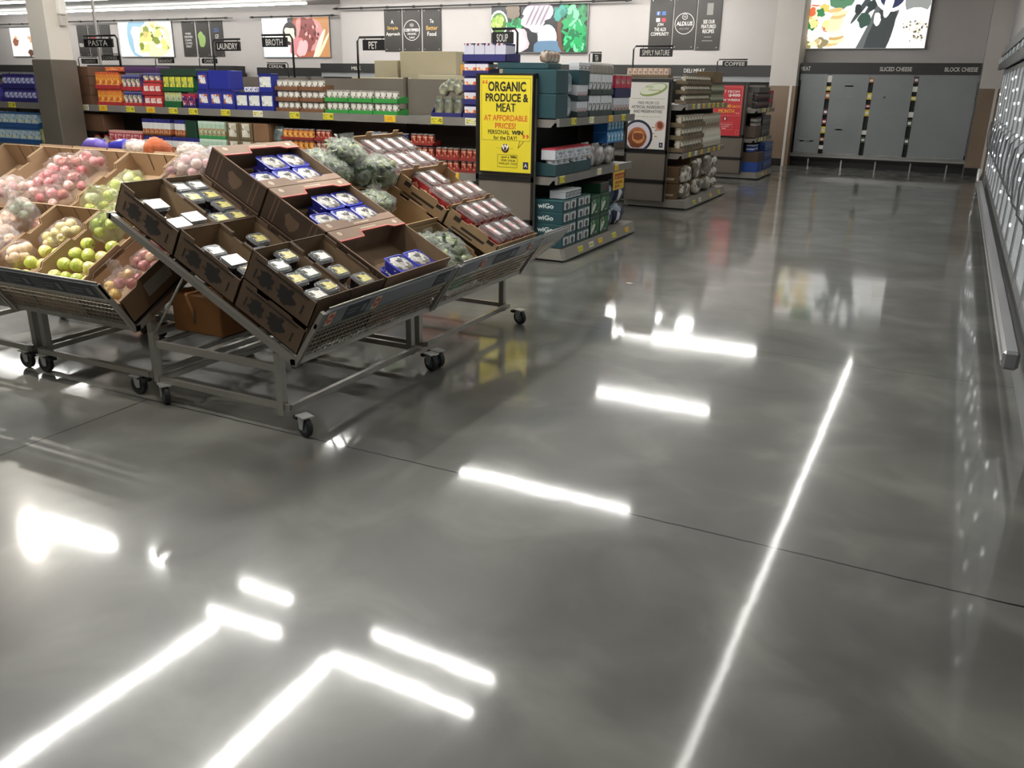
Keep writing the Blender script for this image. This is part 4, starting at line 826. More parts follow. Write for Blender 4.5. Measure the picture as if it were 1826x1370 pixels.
for i in range(3): lone('snack_bag', me_bag(.25, .19, .24-.02*i, mottled('clear_snack', '#8a7a6c', '#dcdde0', 12, .2, .15, .6), i+11), E1 @ T(1.1+.29*i, .27, .77), 'clear crinkled snack bag on middle end shelf, %s from left' % ORD[i], 'bag', 'clear snack bags')
stack(E1, 1.5, 2.0, .98, 2, 1, 'under the upper shelf, far end', None, ('carton', 'carton', .12, G(pack(((0, '#2f6ab0'), (.85, '#3f86c8')), (.1, .9, ('#6fb0dc', '#2a5a9f', '#c9e2ee', '#5fae7a', '#3a78be')), 5), .16), 'bright blue carton'), 5, .2, .18)
BT = 'on base by yellow poster'
for k in range(4):
    for j in range(2):
        m = MB(); m.cbox(.02+.345*j, .02, .126+.108*k, .35+.345*j, .34, .232+.108*k, .004)
        for e in range(2): m.box(.05+.345*j+.15*e, .018, .15+.108*k, .18+.345*j+.15*e, .0205, .222+.108*k, 1); 
        for e in range(2): m.lathe([(.03, 0), (.03, -.002)], 10, (.115+.345*j+.15*e, .0178, .18+.108*k), [2], 'y')
        o = lone('coffee_case', m.mesh('case', [tealc, mat('#c4c9ca', .4), mat('#4a4642', .4)]), E1, '%s tier teal case %s, %s one' % (TW[4][k], BT, CW[2][j]), 'box', 'teal cases on the base')
        if j == 0:
            q = MB(T(.0185, .27, .16+.108*k) @ FACE['-x']); letters(q, 'wiGo', 0, 0, .16, .045, 0, .001, .03); q.build('lettering', mat('#d6dedd'), o)
stack(E1, .12, .5, .562, 1, 1, 'topmost on the teal base cases', None, ('carton', 'carton', .075, G(pack(((0, '#b9bcc0'),), (.2, .8, ('#3a3a42', '#b9bcc0', '#8f929a')), 5), .16), 'grey and white carton'), 4, .2, .04)
grc = pack(((0, '#1d3f2c'), (.9, '#234a34')), (.15, .8, ('#1d3f2c', '#8fa08a', '#2f6a3c', '#c9d0c0', '#23402c')), 4)
stack(E1, .72, 1.24, .126, 2, 2, BT, None, ('shipping_case', 'box', .2, G(grc, .3), 'dark green case'), 1, .32, .02)
stack(E1, .98, 1.24, .53, 1, 1, 'atop the green base cases', None, ('shipping_case', 'box', .1, G(pack(((0, '#1d3f2c'), (.9, '#3a2f28')), (.2, .8, ('#43352c', '#4a3a30')), 3), .3), 'small open green case'), 1, .32, .03)
for k in range(2):
    for j in range(2): lone('dog_food_bag', me_bag(.31, .24, .23, patches('dark_bag', ('#1d2740', '#26324f', '#d2d4d6', '#8c9aa8', '#1b2136', '#6a6f60'), 7, .25, .3), 21+k*2+j), E1 @ T(1.43+.35*j, .2, .127+.24*k), '%s navy and white bag %s, %s one' % (TW[2][k], BT, CW[2][j]), 'bag', 'navy and white bags')
q = MB(T(1.45, .07, .51) @ FACE['-y']); rect(q, 0, 0, .34, .19, 0, 0); rect(q, .04, .11, .34, .165, 1, .001); letters(q, 'ALDI SAVERS', .05, .12, .32, .15, 2, .002); letters(q, 'AMAZING', .06, .06, .28, .09, 1, .002); letters(q, '$5.99', .06, .015, .2, .05, 1, .002)
tag(q.build('price_poster', [mat('#d9b23a'), mat('#a82c2c'), mat('#e8c84a')], None, E1), 'small yellow and red price poster hanging from the end shelf', 'sign')

# ---- second gondola end (pale goods, brown cases)
E2 = T(-3.05, 11.25, 0) @ RZ(90); W2 = 'by pancake poster'
palj = [pack(((0, '#8a7c66'), (.3, '#c9c2b2'), (.8, '#a89c86')), (.25, .8, ('#d2ccbc', '#7d705c', '#e0dacb', '#5f5646')), 6), mat('#7a6e5a')]
TRk = mottled('kraft_tray', '#6d5d48', '#7a694f', 5, .6)
FP = T(0, 11.22, 0)
stack(FP, -3.98, -3.4, 1.656, 1, 1, 'atop the pancake poster', (.05, .035, TRk, 'kraft tray of rosy packs'), ('packet', 'packet', .11, G(pack(((0, '#a8806a'), (.3, '#c9b09c')), (.2, .9, ('#d8c2b0', '#a5826e', '#c9b8a8')), 5), .1), 'rosy packet'), 8, .2, .02)
stack(E2, .06, 1.3, 1.342, 3, 2, 'upper shelf '+W2, (.05, .03, TRk, 'kraft tray of pale jars'), ('jar', 'jar', .112, JAR(palj), 'pale jar'), 6, .16, .112, tops=[3, 3])
stack(E2, 1.34, 2.1, 1.342, 2, 2, 'far upper shelf '+W2, None, ('jar', 'jar', .13, JAR([pack(((0, '#5f6a50'), (.8, '#8a8a74')), (.2, .8, ('#7f8468', '#4a5240', '#b5b29c')), 5), mat('#6a6250')]), 'olive jar'), 4, .2, .112)
stack(E2, 1.34, 1.9, 1.61, 1, 1, 'topmost '+W2, None, ('shipping_case', 'box', .15, G(mottled('kraft', '#6a583f', '#776449', 3, .7), .25), 'plain kraft case'), 1, .28, .112)
stack(E2, .06, 1.1, .731, 3, 1, 'middle shelf '+W2, (.06, .05, TRk, 'kraft tray of cream cans'), ('can', 'can', .15, CAN([palj[0], mat('#b9b2a4', .4)]), 'cream can'), 7, .2, .112)
stack(E2, 1.12, 2.12, .731, 1, 3, 'middle shelf '+W2+', far half', None, ('bottle', 'bottle', .29, BOT([pack(((0, '#a89f8c'), (.6, '#cfc8b8')), (.1, .6, ('#d6d0c2', '#9c917c', '#e6e2d6')), 5), mat('#a79c88')]), 'cream bottle'), 4, .2, .112)
stack(E2, 1.12, 2.12, 1.025, 1, 2, 'second tier of the middle shelf '+W2, None, ('packet', 'packet', .17, G(palj[0], .112), 'tall pale packet'), 4, .2, .15)
kcs = mottled('kraft_case', '#5d4630', '#6b5239', 3, .65); crk = patches('crinkle_pack', ('#c9c4b8', '#8a8478', '#5a4f40', '#dedad0', '#736a5a'), 14, .3, .4)
for k, (x, z, h) in enumerate([(.04, .126, .2), (.04, .33, .22), (.62, .126, .22), (.58, .35, .28), (1.15, .126, .2), (1.15, .33, .3)]):
    m = MB(); w_ = .5 if k < 4 else .44; m.cbox(x, .14, z, x+w_, .5, z+h, .006); m.blob((x+w_*.5, .13, z+h*.5), (w_*.42, .07, h*.46), 1, k+3, .3, 10, 6, .6)
    m.add([(x-.001, .3, z+h*.2), (x-.001, .2, z+h*.2), (x-.001, .18, z+h*.34), (x-.001, .3, z+h*.34)], [(0, 1, 2, 3)], 2)
    lone('snack_case', m.mesh('case', [kcs, crk, mat('#a8977a')]), E2, '%s open kraft case of snacks on the base %s' % (['front bottom', 'front top', 'middle bottom', 'middle top', 'far bottom', 'far top'][k], W2), 'box', 'open kraft cases')
for k in range(6): lone('snack_bag', me_bag(.19, .15, .15, crk, k+30), E2 @ T(1.75+.22*(k % 2), .18, .127+.15*(k//2)), 'grey snack bag on far base %s, %s' % (W2, ['lower left', 'lower right', 'middle left', 'middle right', 'upper left', 'upper right'][k]), 'bag', 'grey snack bags')

# ---- third gondola end
E3 = T(-3.05, 15.85, 0) @ RZ(90); W3 = 'by red poster'
drk = pack(((0, '#2f2a2c'), (.7, '#4a4444')), (.2, .8, ('#3a3436', '#8f8a88', '#2a2426', '#5a3a34')), 5)
stack(E3, .04, 1.0, 1.211, 2, 1, 'upper shelf '+W3, None, ('jar', 'jar', .13, JAR([drk, mat('#3a3230')]), 'dark coffee jar'), 7, .2, .112)
stack(E3, 1.02, 1.36, 1.211, 2, 1, 'upper shelf far end '+W3, None, ('packet', 'packet', .15, G(pack(((0, '#6a5a5a'), (.6, '#a83040')), None), .1), 'grey and red packet'), 2, .2, .112)
stack(E3, .04, 1.0, 1.475, 1, 1, 'atop the dark coffee jars', None, ('shipping_case', 'box', .09, G(mat('#4a4644', .5), .2), 'flat grey case'), 1, .2, .112)
stack(E3, .04, .56, .711, 1, 1, 'middle shelf '+W3, None, ('shipping_case', 'box', .2, G(mat('#55453a', .6), .4), 'brown coffee case'), 1, .42, .112)
stack(E3, .6, 1.36, .711, 2, 1, 'middle shelf '+W3+', far half', None, ('packet', 'packet', .18, G(drk, .1), 'dark packet'), 5, .2, .112)
stack(E3, .1, .5, .914, 2, 1, 'atop the brown coffee case', None, ('packet', 'packet', .07, G(pack(((0, '#9a9690'), (.6, '#3a3634')), None), .112), 'flat grey packet'), 1, .2, .12)
stack(E3, .04, .56, .126, 1, 1, 'on the base '+W3, None, ('shipping_case', 'box', .34, G(pack(((0, '#2f4f9a'), (.5, '#544438')), None), .4), 'brown and blue case'), 1, .42, .02)
stack(E3, .6, 1.36, .126, 3, 1, 'on the base '+W3, None, ('packet', 'packet', .16, G(pack(((0, '#26407a'), (.7, '#3a5a9a')), (.2, .9, ('#26407a', '#9aa4b8', '#1d2f5c')), 5), .112), 'blue packet'), 5, .2, .02)
stack(E3, .1, .5, .468, 2, 1, 'atop the brown and blue case', None, ('packet', 'packet', .06, G(pack(((0, '#2a3f86'), (.6, '#b9bfd0')), None), .14), 'flat blue packet'), 1, .2, .12)
# ================================================================ produce stands
STEEL = mat('#a9a69e', .32, .75); STEELD = mat('#8a877f', .4, .6); WIRE = mat('#b5b2aa', .3, .7); RAILC = mat('#7c8088', .35); TAGD = mat('#3a3e46', .5); TAGW = mat('#b9bcc2', .5); STK = mat('#d9cfb4', .5); STR = mat('#c8553f', .5); RUB = mat('#232426', .6)
ZB_R, ZB_L = .36, .385
def slope(zb): return Matrix(((.883, 0, .47, 0), (0, 1, 0, 0), (-.47, 0, .883, zb), (0, 0, 0, 1)))
def front(zb): return Matrix(((0, .556, .831, 0), (1, 0, 0, 0), (0, .831, -.556, zb), (0, 0, 0, 1)))   # text plane of the basket front: x along, y up the front, z outwards
def caster(t, x, y, turn):
    M = T(x, y, 0) @ RZ(turn)
    f = MB(); f.box(-.035, -.03, .098, .035, .03, .104); f.lathe([(.022, .085), (.022, .098)], 10)
    for s in (-.02, .017): f.prism([(-.025, .09), (.025, .09), (.02, .04), (.0, .035), (-.012, .045)], (0, s+.003, 0), (1, 0, 0), (0, 0, 1), .003)
    f.box(.01, -.02, .085, .055, .02, .095, 1); f.box(.045, -.022, .075, .07, .022, .09, 1)
    c = f.build('caster', [mat('#b4b6b4', .35, .5), RUB], t, M)
    MB().lathe([(.03, -.012), (.046, -.014), (.05, -.008), (.05, .008), (.046, .014), (.03, .012), (.012, .014)], 18, (0, 0, .05), [0, 0, 0, 0, 0, 1, 1], 'y').build('wheel', [RUB, mat('#5a6b70', .4)], c)
def stand(label, base, y0, y1, zb, tags, stickers, rail_mat=RAILC, cast=((.03, 160), (-.86, 150)), smax=-1.21, cy=None):
    W = y1-y0; cy = cy or (.02, W-.04)
    t = thing('produce_stand', label, 'display stand', base @ T(0, y0, 0), 'slanted produce stands'); W = y1-y0
    U = lambda s, y, n=0: (.883*s+.47*n, y, zb-.47*s+.883*n)
    b = MB()
    for y in (.013, W-.013): b.bar(U(smax, y, .0), U(.01, y, .0), .013, .016)
    b.bar(U(0, 0, .0), U(0, W, .0), .014); b.bar(U(smax, 0, .0), U(smax, W, 0), .014)
    b.build('bed_frame', STEEL, t)
    for s in [q for q in (-1.0, -.8, -.6, -.4, -.2) if q > smax+.05]: MB().bar(U(s, .02, .005), U(s, W-.02, .005), .008).build('bed_bar', STEELD, t)
    Fm = front(zb)
    a = MB(Fm)
    for y in (.0, W-.022): a.box(y, 0, -.012, y+.022, .325, .012)
    a.build('basket_arm', STEEL, t) if 0 else None
    for y in (.0, W-.022): MB(Fm).box(y, -.01, .002, y+.022, .31, .024).build('basket_arm', STEEL, t)
    m = MB(Fm)
    k = int(W/.027)
    for i in range(1, k): m.box(i*W/k-.0014, .0, .004, i*W/k+.0014, .205, .007)
    for i in range(7): m.box(.02, .012+.03*i-.0014, .007, W-.02, .012+.03*i+.0014, .01)
    m.build('wire_front', WIRE, t)
    MB(Fm).box(.02, .192, .01, W-.02, .212, .018).build('top_bar', STEEL, t)
    p = MB(Fm); c = [(.0, .222)]+[(W, .222), (W, .315)]+[(.07*(1-math.sin(q)), .245+.07*math.cos(q)) for q in (0, .4, .8, 1.2, 1.57)]
    p.prism(c, (0, 0, .022), (1, 0, 0), (0, 1, 0), .014)
    pr = p.build('price_rail', rail_mat, t)
    MB(Fm).tube([(.05, .322, .01), (W-.01, .322, .01)], .005, 6).build('top_wire', STEEL, t)
    for i, (ty, tw) in enumerate(tags):
        q = MB(Fm @ T(ty, .225, .0225)); q.box(0, 0, -.0, tw, .085, .0015)
        for j in range(2): rect(q, tw*.08, .05-.02*j, tw*(.6-.1*j), .058-.02*j, 1, .0025)
        rect(q, tw*.72, .02, tw*.92, .065, 1, .0025); q.build('price_tag', [TAGD, mat('#777c85', .5)], pr)
    for sy in stickers:
        q = MB(Fm @ T(sy, .265, .023)); rect(q, -.024, -.04, .024, .04, 0, .001); shape(q, 0, .002, .021, .03, 1, .002, 16); rect(q, -.012, -.003, .012, .008, 0, .003); q.build('sticker', [STK, STR], pr)
    for y in (.035, W-.035):
        MB().box(-.128, y-.018, .075, -.092, y+.018, zb+.02).build('leg', STEEL, t)
        MB().box(-.928, y-.015, .105, -.898, y+.015, .36).build('leg', STEEL, t)
        MB().bar((-.93, y, zb-.055), (-.1, y, zb-.055), .01, .018).build('upper_rail', STEEL, t)
        MB().bar((-.9, y, .118), (-.06, y, .118), .01, .014).build('lower_rail', STEEL, t)
        MB().tube([(-.92, y, .33), U(-.72, y, -.01)], .006, 8).build('strut', STEEL, t)
    for x, z in ((-.06, .12), (-.9, .12)): MB().bar((x, .035, z), (x, W-.035, z), .012, .014).build('lower_rail', STEEL, t)
    for x in (-.9, -.66, -.4): MB().bar((x, .035, zb-.055), (x, W-.035, zb-.055), .01).build('cross_bar', STEELD, t)
    for (cx, turn) in cast:
        for y in cy: caster(t, cx, y, turn)
    return t
BR = T(-2.487, 0, 0); BL = T(0, 2.8, 0) @ RZ(-90); BB = T(0, 4.99, 0) @ RZ(90)
SR = BR @ slope(ZB_R); SL = BL @ slope(ZB_L); SB = BB @ slope(ZB_L)
stand('slanted produce stand holding the berry and mushroom cartons', BR, 2.80, 3.955, ZB_R, [(.18, .17), (.95, .13)], [.07, .42])
stand('slanted produce stand holding the herb bags and strawberry cartons', BR, 3.97, 5.1, ZB_R, [(.45, .3)], [.3, .93])
LR = mat('#44474c', .4)
stand('slanted produce stand under the green apple cartons at the near corner', BL, -4.38, -3.455, ZB_L, [(.05, .12), (.25, .15), (.5, .14), (.7, .16)], [], LR, ((-.06, 90), (-.86, 80)), -.95, (.07, .8))
stand('slanted produce stand under the peach bags at the left edge', BL, -5.32, -4.395, ZB_L, [(.3, .14), (.6, .14)], [], LR, ((-.06, 90), (-.86, 80)), -1.21, (.07, .855))
stand('slanted produce stand on the far side of the island, mostly hidden', BB, 3.62, 4.6, ZB_L, [], [], LR)
stand('slanted produce stand on the far side, left end', BB, 4.62, 5.7, ZB_L, [], [], LR)
# wire end basket beyond the strawberry cartons
t = thing('wire_basket', 'empty wire basket end beyond the strawberry cartons', 'basket', BR @ T(0, 5.115, 0))
Fm = front(ZB_R); m = MB(Fm)
for i in range(20): m.box(.0+.02*i-.0016, .05+.005*i, -.003, .02*i+.0016, .205, 0)
for i in range(6): m.box(0, .06+.029*i, 0, .02+.36*(i+1)/6, .063+.029*i, .003)
m.build('wire_front', WIRE, t)
MB(Fm).bar((-.0, .04, 0), (.4, .2, 0), .007).build('edge_bar', STEELD, t); MB(Fm).box(0, .222, 0, .4, .31, .012).build('price_rail', mat('#9a9ca0', .2), t)
m = MB(Fm); m.box(0, .204, -.006, .4, .216, .006); m.tube([(0, .32, 0), (.4, .32, 0)], .006, 6); m.build('top_wire', STEEL, t)

# ---------------------------------------------------------------- cartons
INN = mottled('carton_inside', '#77624a', '#857056', 5, .7); OUT = mottled('carton_brown', '#4f3e30', '#5e4c3a', 4, .65); INK = mat('#211e1b', .6); INKM = mat('#4c3f31', .6)
KR = mottled('kraft_light', '#92795a', '#a08665', 4, .7); KRI = mottled('kraft_inside', '#98805f', '#a58c6a', 4, .75); REDE = mat('#c9685e', .5); MUO = mottled('mushroom_carton', '#7a6150', '#87705c', 4, .6); DARKC = mottled('dark_carton', '#33261d', '#3f3026', 5, .6)
def walls(m, L, W, H, th=.005, notch=0., ends=None, k_out=0):
    """open carton in slope space: x 0..L down the slope, y 0..W"""
    e = ends or (H, H)
    m.box(0, 0, 0, L, W, th, 0); m.box(0, 0, 0, th, W, e[0], 0); m.box(L-th, 0, 0, L, W, e[1], 0)
    for y in (0, W-th):
        pr = [(0, 0), (L, 0), (L, H-notch), (L*.8, H-notch), (L*.76, H-notch*.35), (L*.42, H-notch*.35), (L*.4, H-notch), (L*.24, H-notch), (L*.22, H), (0, H)]
        m.prism(pr, (0, y, 0), (1, 0, 0), (0, 0, 1), th, 0)
    # inner lining in its own paper colour
    i = .0062
    m.add([(i,i,i),(L-i,i,i),(L-i,W-i,i),(i,W-i,i),(i,i,e[0]-.004),(L-i,i,e[1]-.004),(L-i,W-i,e[1]-.004),(i,W-i,e[0]-.004)], [(0,1,2,3),(0,3,7,4),(2,1,5,6)], 1)
    for y in (i, W-i):
        m.add([(i, y, i), (L-i, y, i), (L-i, y, H-notch-.003), (i, y, H-notch-.003)], [(0, 1, 2, 3)], 1)
def berry(label, S, s, y, n, ink=True):
    L, W, H = .395, .243, .152; m = MB(); walls(m, L, W, H, .005, .02)
    for sgn, yy in ((1, -.0008),):
        for cx, r1 in ((.115, .055), (.235, .055)):
            p = []
            for i in range(26):
                a = 2*math.pi*i/26; g = .92+.3*noise.noise(Vector((math.cos(a)*2.6, math.sin(a)*2.6, cx*30)))*2
                p.append((cx+r1*g*math.cos(a), yy, .062+.042*g*math.sin(a)))
            m.add(p, [tuple(range(26))], 2)
        for i in range(26): m.add([(.03+.0125*i+a, yy, .117+b) for a, b in ((0, 0), (.008, 0), (.008+.002*(i % 3), .012), (0, .012))], [(0, 1, 2, 3)], 2)
        for cx in (.045, .33): m.add([(cx+a, yy-.0004, .035+b) for a, b in ((0, 0), (.008, 0), (.012, .05), (.004, .05))], [(0, 1, 2, 3)], 2)
        m.add([(.172+a, yy, .05+b) for a, b in ((0, 0), (.006, 0), (.008, .03), (.002, .03))], [(0, 1, 2, 3)], 3)
    return tag(m.build('berry_carton', [OUT, INN, INK, INKM], None, S @ T(s, y, n)), label, 'carton', 'brown berry cartons')
N0 = .033
for nm, s, n in (('top', -1.2, N0), ('middle', -.8, N0), ('bottom', -.4, N0), ('bottom', -.4, N0+.154)):
    for j, yy in (('nearer', 2.818), ('inner', 3.066)):
        berry('brown printed berry carton, %s of the column pair, %s on the slope%s' % (j, nm, '' if nm != 'bottom' else ', lower of stack' if n == N0 else ', upper of stack'), SR, s, yy, n)
# berry clamshells
CL = film('clamshell_lid', '#8f9294', .5, .06, .5, 40); BERRY = patches('blackberries', ('#14111a', '#241a2a', '#1a1520', '#30222e'), 70, .25, .6, .6); LABY = pack(((0, '#d9d08a'), (.5, '#cfc67c')), None); LABM = []
def label_mat(c1, c2):
    return patches('berry_label', (c1, c2, c1, '#4a4632', c1), 45, .35, 0.)
LABY = label_mat('#cfc67e', '#e2dca6'); LABW = label_mat('#e6e6e0', '#f4f4f0'); LID_GLARE = mat('#ecedea', .3)  # the last, plain white one paints spotlight glare on the lids
def taper(m, w, d, h, tp=.86, k=0, z0=0, b=.012):
    """tub with rounded corners, narrower at the bottom"""
    def oc(w, d, z): return [(x, y, z) for x, y in ((-w/2+b, -d/2), (w/2-b, -d/2), (w/2, -d/2+b), (w/2, d/2-b), (w/2-b, d/2), (-w/2+b, d/2), (-w/2, d/2-b), (-w/2, -d/2+b))]
    v = oc(w*tp, d*tp, z0)+oc(w, d, z0+h)
    return m.add(v, [tuple(range(7, -1, -1)), tuple(range(8, 16))]+[(i, (i+1) % 8, 8+(i+1) % 8, 8+i) for i in range(8)], k)
tub_me = taper(MB(), .085, .1, .045).mesh('tub', BERRY)
m = MB(); taper(m, .09, .107, .004, 1, 0, .0452); taper(m, .08, .097, .011, 1.06, 0, .0492); lid_me = m.mesh('lid', CL)
lab_me = [MB().box(-.024, -.034, .0605, .026, .034, .062).mesh('label', k) for k in (LABY, LABW)]; lab_me.append(MB().box(-.036, -.05, .0605, .036, .05, .0615).mesh('label', LID_GLARE))
def clam(S, u, v, n, lab, label, rot=0):
    t = thing('berry_clamshell', label, 'berries', S @ T(u, v, n) @ RZ(rot), 'berry clamshells')
    place('tub', tub_me, t); place('lid', lid_me, t); place('label', lab_me[lab], t)  # the white sheet of painted lid glare is placed here too
rr = random.Random(2)
def cell(carton, s, y, n, spots, desc):
    """spots: (u, v, number stacked, label or glare kind)"""
    for i, (u, v, k, lab) in enumerate(spots):
        for j in range(k):
            wd = ['yellow labelled', 'white labelled', 'glare-painted white'][lab]
            clam(SR, s+u, y+min(max(v, .064), .178), n+.0075+.064*j, lab, '%s %s clamshell %s, %s carton' % (ORD[i], wd, ['on carton floor', 'stacked second', 'stacked third'][j] if k > 1 else 'set low', carton), rr.uniform(-1.5, 1.5))
cell('top nearer', -1.2, 2.818, N0, [(.07, .1, 1, 0), (.165, .07, 2, 2), (.325, .066, 2, 2), (.3, .182, 2, 2)], '')
cell('top inner', -1.2, 3.066, N0, [(.055, .06, 2, 1), (.056, .18, 2, 1), (.148, .062, 2, 0), (.15, .181, 2, 0), (.243, .182, 2, 0), (.338, .062, 2, 0), (.34, .181, 2, 0)], '')
cell('middle nearer', -.8, 2.818, N0, [(.16, .066, 2, 1), (.25, .1, 2, 2), (.34, .12, 2, 0)], '')
cell('middle inner', -.8, 3.066, N0, [(.14, .13, 2, 0), (.24, .063, 2, 0), (.26, .18, 2, 0), (.34, .065, 2, 0)], '')
cell('bottom nearer', -.4, 2.818, N0+.154, [(.06, .17, 2, 0), (.11, .064, 2, 1), (.2, .17, 2, 1), (.215, .064, 2, 0), (.31, .175, 2, 0), (.34, .064, 2, 1)], '')
cell('bottom inner', -.4, 3.066, N0+.154, [(.12, .1, 2, 1), (.24, .09, 2, 0), (.33, .17, 2, 0), (.345, .062, 1, 0)], '')
# mushroom cartons and trays
def mush_carton(label, s, y, n, top, ledge):
    L, W, H = .395, .6, .152; m = MB()
    walls(m, L, W, H, .006, .0)
    if top:
        st = lambda a: [(0, a), (0, .0), (W, .0), (W, a*.75), (W*.82, a*.75), (W*.76, a*.52), (W*.36, a*.52), (W*.33, a), ]
        pts = [(yy, xx) for yy, xx in st(.085)]
        if ledge[0]:
            m.prism([(xx, yy) for yy, xx in pts], (0, 0, H+.004), (1, 0, 0), (0, 1, 0), .004, 0)
            q = pts[3:]+[pts[0]]
            for a, b in zip(q[:-1], q[1:]): m.bar((a[1], a[0], H+.003), (b[1], b[0], H+.003), .0035, .0035, 2)
            m.add([(.02, W*.4, H+.0046), (.03, W*.4, H+.0046), (.03, W*.62, H+.0046), (.02, W*.62, H+.0046)], [(0, 1, 2, 3)], 3)
            for c in (.1, .9): m.add([(.03+.016*math.cos(a), W*c+.018*math.sin(a), H+.0046) for a in (0, 1.05, 2.1, 3.14, 4.2, 5.2)], [(0, 1, 2, 3, 4, 5)], 3)
        if ledge[1]:
            pts = [(yy, L-xx*.8) for yy, xx in st(.085)][::-1]
            m.prism([(xx, yy) for yy, xx in pts], (0, 0, H+.004), (1, 0, 0), (0, 1, 0), .004, 0)
            m.add([(L-.022, W*.4, H+.0046), (L-.012, W*.4, H+.0046), (L-.012, W*.62, H+.0046), (L-.022, W*.62, H+.0046)], [(0, 1, 2, 3)], 3)
            m.add([(L-.035+.018*math.cos(a), W*.1+.018*math.sin(a), H+.0046) for a in (0, 1.05, 2.1, 3.14, 4.2, 5.2)], [(0, 1, 2, 3, 4, 5)], 3)
    # dark printed long side towards the berries
    m.add([(.004, -.001, .004), (L-.004, -.001, .004), (L-.004, -.001, H-.004), (.004, -.001, H-.004)], [(0, 1, 2, 3)], 4)
    for a in (.05, .075, .3, .33): m.add([(a, -.0016, .01), (a+.008, -.0016, .01), (a+.014, -.0016, H-.01), (a+.006, -.0016, H-.01)], [(0, 1, 2, 3)], 5)
    p = [(.19+.05*math.cos(2*math.pi*i/9)*(1+.3*math.sin(i*2.3)), -.0016, .075+.04*math.sin(2*math.pi*i/9)*(1+.3*math.cos(i*1.7))) for i in range(9)]; m.add(p, [tuple(range(9))], 5)
    return tag(m.build('mushroom_carton', [MUO, INN, REDE, mat('#b3a18c', .6), DARKC, mat('#5a4636', .6)], None, SR @ T(s, y, n)), label, 'carton', 'mushroom cartons')
for nm, s, lg in (('top', -1.2, (1, 1)), ('middle', -.8, (1, 1)), ('bottom', -.4, (1, 0))):
    mush_carton('closed dark mushroom carton under the %s one' % nm, s, 3.335, N0, False, (0, 0))
    mush_carton('brown mushroom carton with red cut edge, %s on the slope' % nm, s, 3.335, N0+.154, True, lg)
BLU = mat('#3238a8', .35); MUSH = patches('sliced_mushrooms', ('#e9e6df', '#f4f2ec', '#cfc8ba', '#3a3530', '#efece4', '#8d8478', '#faf9f5'), 42, .3, .5); MFILM = film('tray_film', '#70747c', .72, .05, .8, 26)
m = MB(); taper(m, .132, .155, .048, .84, 0, 0, .02); bt = m
bt.add([(x*.135/2, y*.158/2, .049) for x, y in ((-.8,-1),(.8,-1),(1,-.8),(1,.8),(.8,1),(-.8,1),(-1,.8),(-1,-.8))]+[(x*.117/2, y*.14/2, .051) for x, y in ((-.8,-1),(.8,-1),(1,-.8),(1,.8),(.8,1),(-.8,1),(-1,.8),(-1,-.8))], [(i, (i+1) % 8, 8+(i+1) % 8, 8+i) for i in range(8)], 0)
tray_me = bt.mesh('tray', BLU); m = MB(); m.blob((0, 0, .04), (.055, .07, .015), 0, 3, .35, 14, 8, .6, 5); mush_me = m.mesh('mushrooms', MUSH); m = MB(); m.blob((0, 0, .044), (.056, .07, .014), 0, 5, .2, 12, 7, .5, 4); mf_me = m.mesh('film', MFILM)
def mtray(s, y, n, label, rot=0, tilt=0):
    t = thing('mushroom_tray', label, 'mushrooms', SR @ T(s, y, n) @ RZ(rot) @ RY(tilt), 'blue mushroom trays')
    place('tray', tray_me, t); place('mushrooms', mush_me, t); place('film', mf_me, t)
def fill(nm, s, y, spots):
    for i, (u, v, k) in enumerate(spots):
        for j in range(k): mtray(s+u, y+v, N0+.154+.0075+.0605*j, '%s blue mushroom tray%s, %s mushroom carton' % (ORD[i], '' if k == 1 else [' underneath', ' on top'][j], nm), rr.uniform(-1.5, 1.5))
fill('top', -1.2, 3.335, [(.275, .14, 2), (.275, .307, 2), (.27, .475, 2), (.132, .33, 2), (.128, .5, 2)])
fill('middle', -.8, 3.335, [(.275, .165, 2), (.275, .335, 2), (.275, .505, 2), (.13, .34, 2), (.13, .505, 2)])
fill('bottom', -.4, 3.335, [(.3, .1, 1), (.3, .27, 2), (.3, .437, 2)])
# strawberry cartons
def straw_carton(label, s, y, n, H, tabs=True):
    L, W = .395, .55; m = MB(); walls(m, L, W, H, .006, .025, (H+.02, H-.02))
    for a, b, z0, z1 in ((.05, .1, .07, .1), (.12, .3, .045, .062), (.31, .36, .07, .095), (.06, .22, .02, .03)): m.add([(a, -.0008, z0), (b, -.0008, z0), (b+.005, -.0008, z1), (a+.005, -.0008, z1)], [(0, 1, 2, 3)], 2)
    for c in (.12, .42) if tabs else (): m.box(.0, c, H+.02, .006, c+.06, H+.045, 0)
    for c in (.1, .2, .3): m.add([(-.0008, c, .03), (-.0008, c+.06, .03), (-.0008, c+.06, .045), (-.0008, c, .045)], [(0, 1, 2, 3)], 2)
    return tag(m.build('strawberry_carton', [KR, KRI, mat('#2a2019', .6)], None, SR @ T(s, y, n)), label, 'carton', 'kraft strawberry cartons')
for nm, s in (('top', -1.2), ('middle', -.8), ('bottom', -.4)):
    straw_carton('kraft carton beneath the %s strawberry carton' % nm, s, 4.53, N0, .14, False)
    straw_carton('kraft strawberry carton, %s on the slope' % nm, s, 4.53, N0+.17, .12)
SB_ = patches('strawberries', ('#a8323a', '#c24a4c', '#7f2028', '#d8847c', '#b53a40', '#e6b3a8'), 38, .3, .6); SLID = film('strawberry_lid', '#8a8686', .66, .06, .7, 34); SLAB = patches('strawberry_label', ('#c4c2c2', '#a9a6a6', '#d6d4d4', '#55504f', '#c99a9a'), 35, .4, 0)
